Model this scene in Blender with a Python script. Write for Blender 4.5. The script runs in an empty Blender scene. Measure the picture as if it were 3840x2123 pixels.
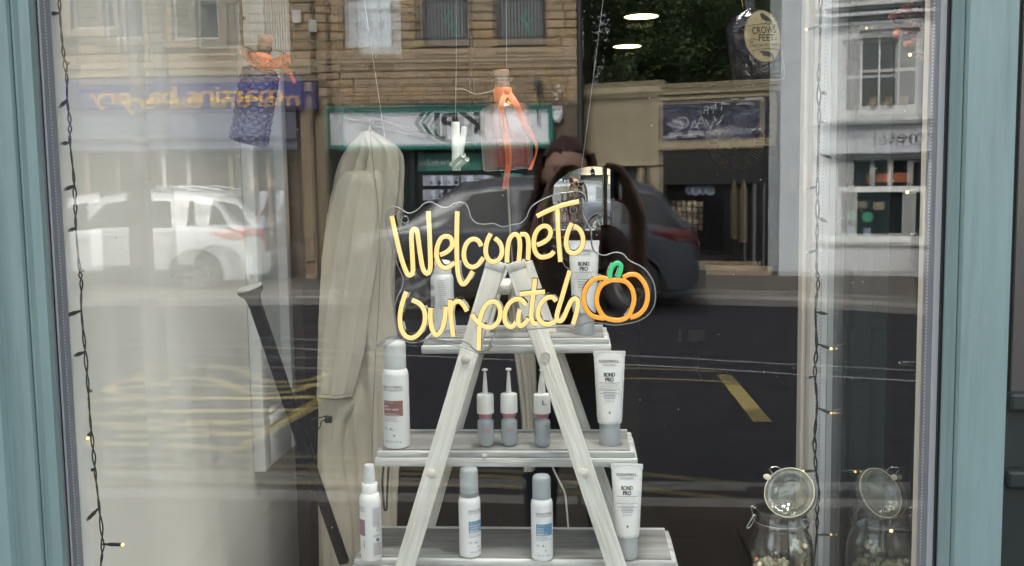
import bpy, bmesh, math, random
from mathutils import Vector, Matrix
random.seed(7)
pi = math.pi
SC = bpy.context.scene
COL = SC.collection

# ---------------------------------------------------------------- camera
# focal length in photo pixels; the glass normal (+Y) meets the picture at FOOT
FPX, CX, CY = 3720.0, 1920.0, 1061.5
FOOT = (2165.0, 690.0)
CAM = Vector((0.0, -1.35, 1.60))
_yc = Vector(((FOOT[0]-CX)/FPX, -(FOOT[1]-CY)/FPX, -1.0)).normalized()
_zc = Vector((-0.0156, 1.0, 0.0))
_zc.z = -(_zc.x*_yc.x + _zc.y*_yc.y)/_yc.z
_zc.normalize()
_xc = _yc.cross(_zc).normalized()
RWC = Matrix((_xc, _yc, _zc)).transposed()      # world -> camera
RCW = RWC.transposed()                          # camera -> world
cd = bpy.data.cameras.new('camera'); cam = bpy.data.objects.new('camera', cd); COL.objects.link(cam)
cd.sensor_width = 36.0; cd.lens = 36.0*FPX/3840.0; cd.clip_start = 0.02; cd.clip_end = 400
cam.matrix_world = Matrix.Translation(CAM) @ RCW.to_4x4()
SC.camera = cam

# ---------------------------------------------------------------- sky, sun, exposure
SUN_EL, SUN_AZ = math.radians(47), math.radians(-14)     # azimuth from +Y towards +X: behind the shop
w = bpy.data.worlds.new('World'); SC.world = w; w.use_nodes = True
nt = w.node_tree; nt.nodes.clear()
sky = nt.nodes.new('ShaderNodeTexSky'); sky.sky_type = 'NISHITA'; sky.sun_disc = False
sky.sun_elevation = SUN_EL; sky.sun_rotation = SUN_AZ
sky.air_density = 1.0; sky.dust_density = 4.0; sky.ozone_density = 0.6
bg = nt.nodes.new('ShaderNodeBackground'); bg.inputs[1].default_value = 0.15
wo = nt.nodes.new('ShaderNodeOutputWorld')
hs = nt.nodes.new('ShaderNodeHueSaturation'); hs.inputs['Saturation'].default_value = 0.30      # a veiled, nearly colourless sky
nt.links.new(sky.outputs[0], hs.inputs['Color']); nt.links.new(hs.outputs[0], bg.inputs[0]); nt.links.new(bg.outputs[0], wo.inputs[0])
sl = bpy.data.lights.new('sun', 'SUN'); sl.energy = 1.5; sl.angle = math.radians(18); sl.color = (1.0, 0.95, 0.87)
so = bpy.data.objects.new('sun', sl); COL.objects.link(so)
_sd = Vector((math.sin(SUN_AZ)*math.cos(SUN_EL), math.cos(SUN_AZ)*math.cos(SUN_EL), math.sin(SUN_EL)))
so.rotation_euler = _sd.to_track_quat('Z', 'Y').to_euler(); so.location = (0, 3, 12)
SC.view_settings.view_transform = 'Standard'; SC.view_settings.look = 'None'
SC.view_settings.gamma = 1.0; SC.view_settings.use_curve_mapping = False
SC.view_settings.exposure = 2.45
SC.render.engine = 'CYCLES'
cy = SC.cycles
cy.use_denoising = True; cy.use_adaptive_sampling = False
cy.max_bounces = 10; cy.transparent_max_bounces = 40; cy.glossy_bounces = 5; cy.diffuse_bounces = 4
cy.transmission_bounces = 8; cy.caustics_reflective = False; cy.caustics_refractive = False
cy.sample_clamp_indirect = 4.0; cy.blur_glossy = 0.3
try:
    cy.denoiser = 'OPENIMAGEDENOISE'; cy.denoising_prefilter = 'ACCURATE'
except Exception: pass

# ---------------------------------------------------------------- pixel helpers
def ray(px, py):
    return (RCW @ Vector(((px-CX)/FPX, -(py-CY)/FPX, -1.0)))
def P(px, py, y):                       # point on the plane Y = y seen at photo pixel
    d = ray(px, py); t = (y-CAM.y)/d.y
    return CAM + d*t
def PZ(px, py, z):                      # point at height z seen at photo pixel
    d = ray(px, py); t = (z-CAM.z)/d.z
    return CAM + d*t
def PX(px, py, x):
    d = ray(px, py); t = (x-CAM.x)/d.x
    return CAM + d*t
def mpp(p):                             # metres per photo pixel at a point
    return -(RWC @ (Vector(p)-CAM)).z/FPX
def G(px, py, z=0.0):                   # street ground seen mirrored in the window at that pixel
    v = PZ(px, py, z)
    return Vector((v.x, -v.y, z))

# ---------------------------------------------------------------- mesh builder
class MB:
    def __init__(s): s.v = []; s.f = []; s.m = []
    def add(s, vs, fs, mi=0):
        o = len(s.v); s.v += [Vector(a) for a in vs]
        s.f += [tuple(i+o for i in f) for f in fs]; s.m += [mi]*len(fs); return s
    def box(s, x0, x1, y0, y1, z0, z1, mi=0):
        return s.add([(x, y, z) for z in (z0, z1) for y in (y0, y1) for x in (x0, x1)],
              [(0,2,3,1), (4,5,7,6), (0,1,5,4), (2,6,7,3), (0,4,6,2), (1,3,7,5)], mi)
    def cbox(s, x0, x1, y0, y1, z0, z1, c, mi=0):      # box with chamfered vertical and horizontal front edges
        t = MB().box(x0, x1, y0, y1, z0, z1)
        bm = t.bm(); bmesh.ops.bevel(bm, geom=bm.edges[:], offset=c, segments=2, affect='EDGES', profile=0.5)
        s.addbm(bm, mi); return s
    def bm(s):
        bm = bmesh.new(); vs = [bm.verts.new(v) for v in s.v]
        for f in s.f:
            try: bm.faces.new([vs[i] for i in f])
            except ValueError: pass
        return bm
    def addbm(s, bm, mi=0):
        bm.verts.index_update()
        s.add([v.co.copy() for v in bm.verts], [tuple(v.index for v in f.verts) for f in bm.faces], mi); bm.free(); return s
    def merge(s, o, M=None, mi=None):
        off = len(s.v); s.v += [(M @ v if M else v.copy()) for v in o.v]
        s.f += [tuple(i+off for i in f) for f in o.f]; s.m += (o.m if mi is None else [mi]*len(o.f)); return s
    def xf(s, M): s.v = [M @ v for v in s.v]; return s
    def prism(s, poly, y0, y1, mi=0):      # poly of (x,z), extruded along y
        n = len(poly)
        return s.add([(x, y0, z) for x, z in poly]+[(x, y1, z) for x, z in poly],
            [tuple(range(n)), tuple(range(2*n-1, n-1, -1))]+[(i, n+i, n+(i+1)%n, (i+1)%n) for i in range(n)], mi)
    def hprism(s, poly, z0, z1, mi=0):     # poly of (x,y), extruded along z
        n = len(poly)
        return s.add([(x, y, z0) for x, y in poly]+[(x, y, z1) for x, y in poly],
            [tuple(range(n-1, -1, -1)), tuple(range(n, 2*n))]+[(i, (i+1)%n, n+(i+1)%n, n+i) for i in range(n)], mi)
    def lathe(s, prof, n=32, mi=0, rf=None):    # prof of (r,z); rf(theta,z,r)->r
        vs = []; fs = []; k = len(prof)
        for r, z in prof:
            for i in range(n):
                a = 2*pi*i/n; rr = rf(a, z, r) if rf else r
                vs.append((rr*math.cos(a), rr*math.sin(a), z))
        for j in range(k-1):
            for i in range(n):
                fs.append((j*n+i, j*n+(i+1)%n, (j+1)*n+(i+1)%n, (j+1)*n+i))
        ringed = tuple(prof[0]) == tuple(prof[-1])
        if prof[0][0] > 1e-6 and not ringed: fs.append(tuple(range(n-1, -1, -1)))
        if prof[-1][0] > 1e-6 and not ringed: fs.append(tuple((k-1)*n+i for i in range(n)))
        return s.add(vs, fs, mi)
    def tube(s, pts, r, n=8, mi=0, closed=False):
        pts = [Vector(p) for p in pts]; m = len(pts); rs = r if isinstance(r, (list, tuple)) else [r]*m
        vs = []; fs = []; up = None
        for i, p in enumerate(pts):
            a = pts[(i-1) % m] if (closed or i > 0) else p
            b = pts[(i+1) % m] if (closed or i < m-1) else p
            t = (b-a).normalized()
            if up is None:
                up = Vector((0, 0, 1)) if abs(t.z) < 0.9 else Vector((0, 1, 0))
            u = t.cross(up).normalized(); up = u.cross(t).normalized()
            for k in range(n):
                an = 2*pi*k/n; vs.append(p+u*math.cos(an)*rs[i]+up*math.sin(an)*rs[i])
        for i in range(m if closed else m-1):
            for k in range(n):
                fs.append((i*n+k, i*n+(k+1) % n, ((i+1) % m)*n+(k+1) % n, ((i+1) % m)*n+k))
        if not closed:
            fs.append(tuple(range(n-1, -1, -1))); fs.append(tuple((m-1)*n+k for k in range(n)))
        return s.add(vs, fs, mi)
    def loft(s, rings, cap=True, mi=0):
        n = len(rings[0]); vs = [p for r in rings for p in r]; fs = []
        for j in range(len(rings)-1):
            for i in range(n):
                fs.append((j*n+i, j*n+(i+1) % n, (j+1)*n+(i+1) % n, (j+1)*n+i))
        if cap:
            fs.append(tuple(range(n-1, -1, -1))); fs.append(tuple((len(rings)-1)*n+i for i in range(n)))
        return s.add(vs, fs, mi)
    def grid(s, rows, mi=0):
        n = len(rows[0]); vs = [p for r in rows for p in r]
        return s.add(vs, [(j*n+i, j*n+i+1, (j+1)*n+i+1, (j+1)*n+i) for j in range(len(rows)-1) for i in range(n-1)], mi)
    def sphere(s, c, r, n=12, mi=0, sc=(1, 1, 1)):
        t = MB().lathe([(max(math.sin(pi*j/n), 0)*r, -math.cos(pi*j/n)*r) for j in range(n+1)], n=n+4)
        return s.merge(t, Matrix.Translation(c) @ Matrix.Diagonal((*sc, 1)), mi)
    def sweep(s, path, prof, mi=0, normal=Vector((0, 1, 0))):   # path in a plane with given normal; prof of (across, along normal), closed
        path = [Vector(p) for p in path]; rings = []
        for i, p in enumerate(path):
            a = path[max(i-1, 0)]; b = path[min(i+1, len(path)-1)]
            t = (b-a).normalized(); u = t.cross(normal).normalized()
            rings.append([p+u*x+normal*y for x, y in prof])
        return s.loft(rings, True, mi)

def catmull(pts, k=6, closed=False):
    pts = [Vector(p) for p in pts]; out = []; n = len(pts)
    for i in range(n if closed else n-1):
        if closed: p0, p1, p2, p3 = pts[i-1], pts[i], pts[(i+1) % n], pts[(i+2) % n]
        else: p0, p1, p2, p3 = pts[max(i-1, 0)], pts[i], pts[i+1], pts[min(i+2, n-1)]
        for j in range(k):
            t = j/k
            out.append(0.5*((2*p1)+(p2-p0)*t+(2*p0-5*p1+4*p2-p3)*t*t+(3*p1-p0-3*p2+p3)*t**3))
    if not closed: out.append(pts[-1].copy())
    return out

# ---------------------------------------------------------------- objects
def mk(name, mb, mats, parent=None, smooth=None, loc=None, M=None):
    me = bpy.data.meshes.new(name)
    if isinstance(mb, MB):
        me.from_pydata([tuple(v) for v in mb.v], [], mb.f)
        if any(mb.m): me.polygons.foreach_set('material_index', mb.m)
    else: me = mb
    if not isinstance(mats, (list, tuple)): mats = [mats]
    if not me.materials:
        for m in mats: me.materials.append(m)
    if smooth is not None:
        me.shade_smooth()
        if smooth < 179: me.set_sharp_from_angle(angle=math.radians(smooth))
    me.update()
    o = bpy.data.objects.new(name, me); COL.objects.link(o)
    if parent: o.parent = parent
    if M is not None: o.matrix_local = M
    if loc is not None: o.location = loc
    return o
def tag(o, label=None, cat=None, group=None, kind=None):
    if label: o['label'] = label
    if cat: o['category'] = cat
    if group: o['group'] = group
    if kind: o['kind'] = kind
    return o
def thing(name, label, cat, loc=(0, 0, 0), rot=(0, 0, 0), group=None):
    o = bpy.data.objects.new(name, None); COL.objects.link(o); o.empty_display_size = 0.1
    o.location = loc; o.rotation_euler = rot
    return tag(o, label, cat, group)
def inv(root):      # world -> root local
    return (Matrix.Translation(root.location) @ root.rotation_euler.to_matrix().to_4x4()).inverted()
def wpart(root, name, mb, mats, smooth=None):      # verts given in world space
    return mk(name, mb.xf(inv(root)), mats, root, smooth)
def copy_tree(o, parent=None):
    c = o.copy(); COL.objects.link(c); c.parent = parent
    for ch in list(o.children): copy_tree(ch, c)
    return c
def axisM(p0, p1, xdir=None):      # matrix with Z along p0->p1, origin p0
    z = (Vector(p1)-Vector(p0)).normalized()
    x = Vector(xdir) if xdir is not None else Vector((0, 1, 0)).cross(z)
    x = (x-z*x.dot(z)).normalized(); y = z.cross(x)
    M = Matrix((x, y, z)).transposed().to_4x4(); M.translation = Vector(p0); return M

# ---------------------------------------------------------------- text
_tc = {}
def text_raw(s, size=1.0, offset=0.0, ext=0.0, space=1.0):
    k = (s, offset, space)
    if k not in _tc:
        c = bpy.data.curves.new('t', 'FONT'); c.body = s; c.size = 1.0; c.resolution_u = 3
        c.offset = offset; c.space_character = space; c.fill_mode = 'FRONT'
        o = bpy.data.objects.new('t', c); COL.objects.link(o)
        dg = bpy.context.evaluated_depsgraph_get(); dg.update()
        me = o.evaluated_get(dg).to_mesh()
        vs = [v.co.copy() for v in me.vertices]; fs = [tuple(p.vertices) for p in me.polygons]
        o.evaluated_get(dg).to_mesh_clear(); bpy.data.objects.remove(o); bpy.data.curves.remove(c)
        _tc[k] = (vs, fs)
    vs, fs = _tc[k]
    return [v*size for v in vs], fs
def bold_mb(s, bw, **k):
    x0 = k.pop('x0', 0.0); mb = MB()
    for j in (-1, 0, 1): mb.merge(text_mb(s, x0=x0+j*bw, **k))
    return mb
def text_mb(s, width=None, height=None, offset=0.0, align='c', space=1.0, y=0.0, x0=0.0, z0=0.0, fn=None):
    """flat lettering in the local XZ plane (front to -Y), fitted to width and cap height, at x0 (centre or left), baseline z0"""
    vs, fs = text_raw(s, 1.0, offset, space=space)
    xs = [v.x for v in vs]; zs = [v.y for v in vs]
    xa, xb = min(xs), max(xs); cap = 0.70
    sz = height/cap if height else width/(xb-xa)
    sx = width/(xb-xa) if width else sz
    mb = MB(); out = []
    for v in vs:
        x = (v.x-xa)*sx
        if align == 'c': x -= (xb-xa)*sx/2
        if align == 'r': x -= (xb-xa)*sx
        out.append(Vector((x+x0, y, v.y*sz+z0)))
    if fn: out = [fn(p) for p in out]
    mb.add(out, fs); return mb

# ---------------------------------------------------------------- materials
def nodes(m): return m.node_tree.nodes, m.node_tree.links
def mat(name, col, rough=0.6, metal=0.0, var=0.0, vscale=8.0, bump=0.0, bscale=60.0, spec=0.5, stretch=None, coat=0.0, rnd=0.0, col2=None, coord='Object', sss=0.0):
    m = bpy.data.materials.new(name); m.use_nodes = True
    ns, lk = nodes(m); b = ns['Principled BSDF']
    b.inputs['Roughness'].default_value = rough; b.inputs['Metallic'].default_value = metal
    b.inputs['Specular IOR Level'].default_value = spec
    b.inputs['Coat Weight'].default_value = coat
    if sss: b.inputs['Subsurface Weight'].default_value = sss; b.inputs['Subsurface Radius'].default_value = (.01, .006, .004)
    c4 = (*col, 1)
    tc = ns.new('ShaderNodeTexCoord'); src = tc.outputs[coord]
    if stretch:
        mp = ns.new('ShaderNodeMapping'); mp.inputs['Scale'].default_value = stretch
        lk.new(src, mp.inputs[0]); src = mp.outputs[0]
    out = None
    if var or col2:
        n = ns.new('ShaderNodeTexNoise'); n.inputs['Scale'].default_value = vscale; n.inputs['Detail'].default_value = 5; n.inputs['Roughness'].default_value = 0.62
        lk.new(src, n.inputs['Vector'])
        r = ns.new('ShaderNodeValToRGB'); r.color_ramp.elements[0].position = 0.32; r.color_ramp.elements[1].position = 0.68
        a = col2 if col2 else tuple(x*(1-var) for x in col); bb = col if col2 else tuple(min(x*(1+var), 1) for x in col)
        r.color_ramp.elements[0].color = (*a, 1); r.color_ramp.elements[1].color = (*bb, 1)
        lk.new(n.outputs[0], r.inputs[0]); out = r.outputs[0]
    if rnd:
        oi = ns.new('ShaderNodeObjectInfo'); hv = ns.new('ShaderNodeHueSaturation')
        mr = ns.new('ShaderNodeMapRange'); mr.inputs['To Min'].default_value = 1-rnd; mr.inputs['To Max'].default_value = 1+rnd
        lk.new(oi.outputs['Random'], mr.inputs['Value']); lk.new(mr.outputs[0], hv.inputs['Value'])
        mr2 = ns.new('ShaderNodeMapRange'); mr2.inputs['To Min'].default_value = 0.8; mr2.inputs['To Max'].default_value = 1.15
        mu = ns.new('ShaderNodeMath'); mu.operation = 'FRACT'; m7 = ns.new('ShaderNodeMath'); m7.operation = 'MULTIPLY'; m7.inputs[1].default_value = 7.31
        lk.new(oi.outputs['Random'], m7.inputs[0]); lk.new(m7.outputs[0], mu.inputs[0]); lk.new(mu.outputs[0], mr2.inputs['Value']); lk.new(mr2.outputs[0], hv.inputs['Saturation'])
        if out: lk.new(out, hv.inputs['Color'])
        else: hv.inputs['Color'].default_value = c4
        out = hv.outputs[0]
    if out: lk.new(out, b.inputs['Base Color'])
    else: b.inputs['Base Color'].default_value = c4
    if bump:
        n2 = ns.new('ShaderNodeTexNoise'); n2.inputs['Scale'].default_value = bscale; n2.inputs['Detail'].default_value = 4
        lk.new(src, n2.inputs['Vector'])
        bp = ns.new('ShaderNodeBump'); bp.inputs['Strength'].default_value = min(bump, 1); bp.inputs['Distance'].default_value = 0.002 if bump <= 1 else 0.01
        lk.new(n2.outputs[0], bp.inputs['Height']); lk.new(bp.outputs[0], b.inputs['Normal'])
    return m
def emis(name, col, st, base=None):
    m = bpy.data.materials.new(name); m.use_nodes = True; ns, lk = nodes(m); b = ns['Principled BSDF']
    b.inputs['Base Color'].default_value = (*(base or col), 1); b.inputs['Emission Color'].default_value = (*col, 1)
    b.inputs['Emission Strength'].default_value = st; b.inputs['Roughness'].default_value = 0.4
    return m
def glass(name, tint=(1, 1, 1), k=1.0, edge=None, rough=0.0, ior=1.5, body=None, bodyfac=0.0, facing=0.5):
    """clear sheet or vessel wall: see-through, tinted (deeper where the wall is seen edge-on), with a fresnel gloss"""
    m = bpy.data.materials.new(name); m.use_nodes = True; ns, lk = nodes(m); ns.clear()
    o = ns.new('ShaderNodeOutputMaterial'); t = ns.new('ShaderNodeBsdfTransparent'); g = ns.new('ShaderNodeBsdfGlossy')
    g.inputs['Roughness'].default_value = rough
    t.inputs[0].default_value = (*tint, 1)
    base = t.outputs[0]
    if edge:
        lw = ns.new('ShaderNodeLayerWeight'); lw.inputs[0].default_value = facing
        mx = ns.new('ShaderNodeMix'); mx.data_type = 'RGBA'; mx.inputs[6].default_value = (*tint, 1); mx.inputs[7].default_value = (*edge, 1)
        lk.new(lw.outputs['Facing'], mx.inputs[0]); lk.new(mx.outputs[2], t.inputs[0])
    if bodyfac:
        d = ns.new('ShaderNodeBsdfDiffuse'); d.inputs[0].default_value = (*(body or tint), 1)
        ms = ns.new('ShaderNodeMixShader'); ms.inputs[0].default_value = bodyfac
        lk.new(base, ms.inputs[1]); lk.new(d.outputs[0], ms.inputs[2]); base = ms.outputs[0]
    f2 = ns.new('ShaderNodeLayerWeight'); f2.inputs[0].default_value = 0.5
    pw = ns.new('ShaderNodeMath'); pw.operation = 'POWER'; pw.inputs[1].default_value = 5.0; lk.new(f2.outputs['Facing'], pw.inputs[0])
    r0 = ((ior-1)/(ior+1))**2
    ma = ns.new('ShaderNodeMath'); ma.operation = 'MULTIPLY_ADD'; ma.inputs[1].default_value = 1-r0; ma.inputs[2].default_value = r0; lk.new(pw.outputs[0], ma.inputs[0])
    mu = ns.new('ShaderNodeMath'); mu.operation = 'MULTIPLY'; mu.use_clamp = True; mu.inputs[1].default_value = k; lk.new(ma.outputs[0], mu.inputs[0])
    fx = ns.new('ShaderNodeMixShader'); lk.new(mu.outputs[0], fx.inputs[0]); lk.new(base, fx.inputs[1]); lk.new(g.outputs[0], fx.inputs[2])
    lk.new(fx.outputs[0], o.inputs[0])
    return m

# ================================================================ materials
M_teal = mat('teal paint', (0.205, 0.300, 0.290), 0.42, var=0.10, vscale=5, bump=0.5, bscale=14, stretch=(6, 6, 0.6))
def weathered(m, chip, dirt):
    ns, lk = nodes(m); b = ns['Principled BSDF']; src = b.inputs['Base Color'].links[0].from_socket
    tc = ns.new('ShaderNodeTexCoord'); n = ns.new('ShaderNodeTexNoise'); n.inputs['Scale'].default_value = 34; n.inputs['Detail'].default_value = 6; n.inputs['Roughness'].default_value = .75; lk.new(tc.outputs['Object'], n.inputs['Vector'])
    r_ = ns.new('ShaderNodeValToRGB'); r_.color_ramp.elements[0].position = .665; r_.color_ramp.elements[1].position = .685; lk.new(n.outputs[0], r_.inputs[0])
    mx = ns.new('ShaderNodeMix'); mx.data_type = 'RGBA'; lk.new(r_.outputs[0], mx.inputs[0]); lk.new(src, mx.inputs[6]); mx.inputs[7].default_value = (*chip, 1)
    mp = ns.new('ShaderNodeMapping'); mp.inputs['Scale'].default_value = (30, 30, 1.1); lk.new(tc.outputs['Object'], mp.inputs[0])
    n2 = ns.new('ShaderNodeTexNoise'); n2.inputs['Scale'].default_value = 2.2; n2.inputs['Detail'].default_value = 5; n2.inputs['Roughness'].default_value = .7; lk.new(mp.outputs[0], n2.inputs['Vector'])
    r2 = ns.new('ShaderNodeValToRGB'); r2.color_ramp.elements[0].position = .52; r2.color_ramp.elements[1].position = .80; r2.color_ramp.elements[1].color = (.55, .55, .55, 1); lk.new(n2.outputs[0], r2.inputs[0])
    m2 = ns.new('ShaderNodeMix'); m2.data_type = 'RGBA'; lk.new(r2.outputs[0], m2.inputs[0]); lk.new(mx.outputs[2], m2.inputs[6]); m2.inputs[7].default_value = (*dirt, 1)
    lk.new(m2.outputs[2], b.inputs['Base Color'])
weathered(M_teal, (.30, .34, .32), (.10, .16, .155))
M_gasket = mat('black gasket', (0.012, 0.012, 0.013), 0.6)
M_sealant = mat('grey sealant', (0.20, 0.18, 0.21), 0.7, var=0.2, bump=0.4)
M_white = mat('white plastic bead', (0.72, 0.72, 0.74), 0.4)
M_spacer = mat('grey aluminium spacer', (0.33, 0.33, 0.36), 0.45, metal=0.3)
M_hole = mat('spacer hole pale', (0.75, 0.75, 0.75), 0.5)
M_creamframe = mat('cream frame', (0.55, 0.50, 0.44), 0.5, var=0.05)
M_creamwall = mat('cream wall', (0.74, 0.71, 0.65), 0.75, var=0.035, vscale=3, bump=0.15, bscale=160)
M_whitepaint = mat('white gloss paint', (0.76, 0.75, 0.73), 0.4, var=0.03, vscale=5)
M_floor = mat('display floor paint', (0.68, 0.66, 0.62), 0.55, var=0.06, vscale=6)
M_dark = mat('charcoal wall', (0.020, 0.019, 0.020), 0.8, var=0.2, vscale=2)
M_brownwall = mat('brown wall', (0.10, 0.075, 0.06), 0.8, var=0.15, vscale=2)
M_darkfloor = mat('dark shop floor', (0.022, 0.020, 0.019), 0.5, var=0.3, vscale=3)
M_ceil = mat('dark ceiling', (0.05, 0.048, 0.045), 0.9)
M_black = mat('black satin', (0.012, 0.012, 0.013), 0.35)
M_blackplastic = mat('black plastic', (0.010, 0.010, 0.011), 0.6, spec=.15, var=0.15, vscale=20)
M_dgreen = mat('dark green paint', (0.018, 0.028, 0.024), 0.45, var=0.15, vscale=6)
GK = 1.0
M_pane = glass('window glass', (0.985, 0.995, 0.99), k=GK)
M_sidepane = glass('side glass', (0.95, 0.98, 0.97), k=2.1)

# ================================================================ ground, road, pavements
def sheet(name, pts, z, m):
    o = mk(name, MB().add([(x, y, z) for x, y in pts], [tuple(range(len(pts)))]), m); tag(o, kind='structure'); return o
M_earth = mat('ground', (0.07, 0.065, 0.06), 0.9, var=0.2, vscale=1)
M_asphalt = mat('asphalt', (0.026, 0.026, 0.030), 0.92, spec=0.15, var=0.25, vscale=3, bump=0.6, bscale=180)
M_slab = mat('paving slab', (0.062, 0.050, 0.043), 0.9, spec=.2, var=0.35, vscale=5, bump=0.5, bscale=60, rnd=0.12)
M_joint = mat('sand joint', (0.022, 0.02, 0.018), 0.95)
M_kerb = mat('kerb stone', (0.24, 0.225, 0.21), 0.8, var=0.15, vscale=6, rnd=0.1)
M_yellow = mat('yellow road paint', (0.42, 0.33, 0.10), 0.7, col2=(0.20, 0.165, 0.07), vscale=14)
M_wline = mat('white road paint', (0.40, 0.40, 0.39), 0.7, col2=(.2, .2, .2), vscale=10)
sheet('ground', [(-60, -70), (60, -70), (60, 40), (-60, 40)], -0.02, M_earth)
KY = -3.30        # near kerb line
nk = [(-30, KY-0.9), (-6, KY-0.25), (0, KY), (5, KY+0.15), (30, KY+1.2)]
# far kerb follows the curve of the street
fk = [G(-2600, 1150), G(200, 1150), G(1500, 1142), G(2300, 1135), G(3000, 1152), G(3600, 1190), G(5200, 1300)]
fk = [(p.x, p.y) for p in fk]
sheet('road', [(-30, KY-0.9), (-6, KY-0.25), (0, KY), (5, KY+.15), (30, KY+1.2)] + fk[::-1], 0.0, M_asphalt)
PAVE = 0.11
o = mk('near_pavement', MB().hprism([(-30, 0.0), (-30, KY-0.76), (-6, KY-0.11), (0, KY+0.14), (5, KY+.29), (30, KY+1.34), (30, 0.0)][::-1], -0.02, PAVE-0.012), M_joint); tag(o, kind='structure'); pave = o
far_in = [(x*1.0, y-0.14) for x, y in fk]
o = mk('far_pavement', MB().hprism(far_in + [(34, -34), (-40, -34)], -0.02, PAVE), mat('far paving', (0.095, 0.082, 0.072), 0.9, var=0.25, vscale=2.2)); tag(o, kind='structure'); fpave = o
def kerbs(parent, line, side):
    rr = random.Random(3)
    for (ax, ay), (bx, by) in zip(line[:-1], line[1:]):
        a = Vector((ax, ay)); b = Vector((bx, by)); L = (b-a).length; n = max(1, int(L/0.92)); d = (b-a)/n
        for i in range(n):
            p = a+d*i; 
            if abs(p.x) > 9: continue
            nrm = Vector((-d.y, d.x)).normalized()*side
            k = mk('kerb_stone', KERB, M_kerb, parent); k.location = (p.x+nrm.x*0.07+d.x/2, p.y+nrm.y*0.07+d.y/2, rr.uniform(-.004, .004)); k.rotation_euler[2] = math.atan2(d.y, d.x); k.scale = (d.length-0.008, 1, 1)
KERB = bpy.data.meshes.new('kerb_stone'); _t = MB().cbox(-.5, .5, -.065, .065, -0.02, PAVE+0.004, 0.012); KERB.from_pydata([tuple(v) for v in _t.v], [], _t.f); KERB.materials.append(M_kerb)
kerbs(pave, nk, 1); kerbs(fpave, fk, -1)
# paving slabs of the near pavement, seen in the glass
SLABS = []
for i in range(3):
    t = MB().cbox(-.5, .5, -.5, .5, -0.03, 0.0, 0.006); me = bpy.data.meshes.new('paving_slab'); me.from_pydata([tuple(v) for v in t.v], [], t.f); me.materials.append(M_slab); SLABS.append(me)
ys = -0.05; row = 0; rs = random.Random(5)
while ys > KY+0.32:
    h = 0.45 if row % 2 else 0.6
    x = -3.2+rs.uniform(0, .5)
    while x < 3.4:
        wd = rs.choice([0.6, 0.75, 0.9])
        s_ = mk('paving_slab', rs.choice(SLABS), M_slab, pave); s_.location = (x+wd/2, ys-h/2, PAVE+rs.uniform(-.003, .003)); s_.scale = (wd-0.014, h-0.014, 1)
        x += wd
    ys -= h; row += 1
def strip(pts, wd):      # painted line on the road along ground points, 4 mm proud
    mb = MB(); rows = []
    for i, p in enumerate(pts):
        a = pts[max(i-1, 0)]; b = pts[min(i+1, len(pts)-1)]; t = (b-a); n = Vector((-t.y, t.x, 0)).normalized()*wd/2
        rows.append([(p.x-n.x, p.y-n.y, 0.004), (p.x+n.x, p.y+n.y, 0.004)])
    return mb.grid(rows)
def marking(name, lab, lines, wd, m):
    mb = MB()
    for k, l in enumerate(lines):
        t = strip(catmull([G(*q) for q in l], 5), wd); t.v = [v+Vector((0, 0, 0.0006*k)) for v in t.v]; mb.merge(t)
    o = mk(name, mb, m); o['kind'] = 'structure'; o['label'] = lab
marking('centre_line', 'pale centre line of the road', [[(-300, 1290), (250, 1290), (960, 1303), (1540, 1335), (2412, 1372), (2880, 1400), (3520, 1436), (4200, 1490)]], 0.06, M_wline)
marking('bay_line', 'thin white line of a parking bay', [[(-300, 1372), (560, 1366), (960, 1378), (1500, 1392)]], 0.04, M_wline)
marking('double_yellow_lines', 'double yellow lines along the near kerb', [
    [(-200, 1785), (700, 1772), (1690, 1785), (2050, 1805), (2440, 1842), (2900, 1890), (3600, 1960)],
    [(-200, 1828), (700, 1812), (1690, 1822), (2050, 1843), (2440, 1880), (2900, 1930), (3600, 2004)]], 0.07, mat('worn yellow paint', (0.22, 0.17, 0.06), 0.8, col2=(.07, .06, .035), vscale=9))
marking('bus_stop_marking', 'yellow lettering painted on the road', [
    [(545, 1422), (470, 1430), (415, 1452), (425, 1474), (490, 1484), (545, 1486)],
    [(620, 1420), (760, 1420), (830, 1432), (890, 1462), (960, 1478), (1100, 1470), (1180, 1440)],
    [(270, 1525), (420, 1498), (700, 1492), (960, 1496), (1180, 1490)],
    [(280, 1560), (600, 1548), (1180, 1540)],
    [(330, 1592), (600, 1596), (960, 1590)], [(440, 1640), (860, 1634), (960, 1615)],
    [(300, 1668), (620, 1672), (880, 1692)], [(880, 1692), (960, 1650), (1180, 1530)]], 0.10, M_yellow)
marking('loading_bay_marking', 'yellow corner of a loading bay', [[(2745, 1446), (2800, 1512), (2860, 1585)]], 0.12, M_yellow)
marking('loading_bay_edge', 'thin yellow edge line of a loading bay', [[(2300, 1420), (2500, 1424), (2740, 1436)]], 0.05, M_yellow)

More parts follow.
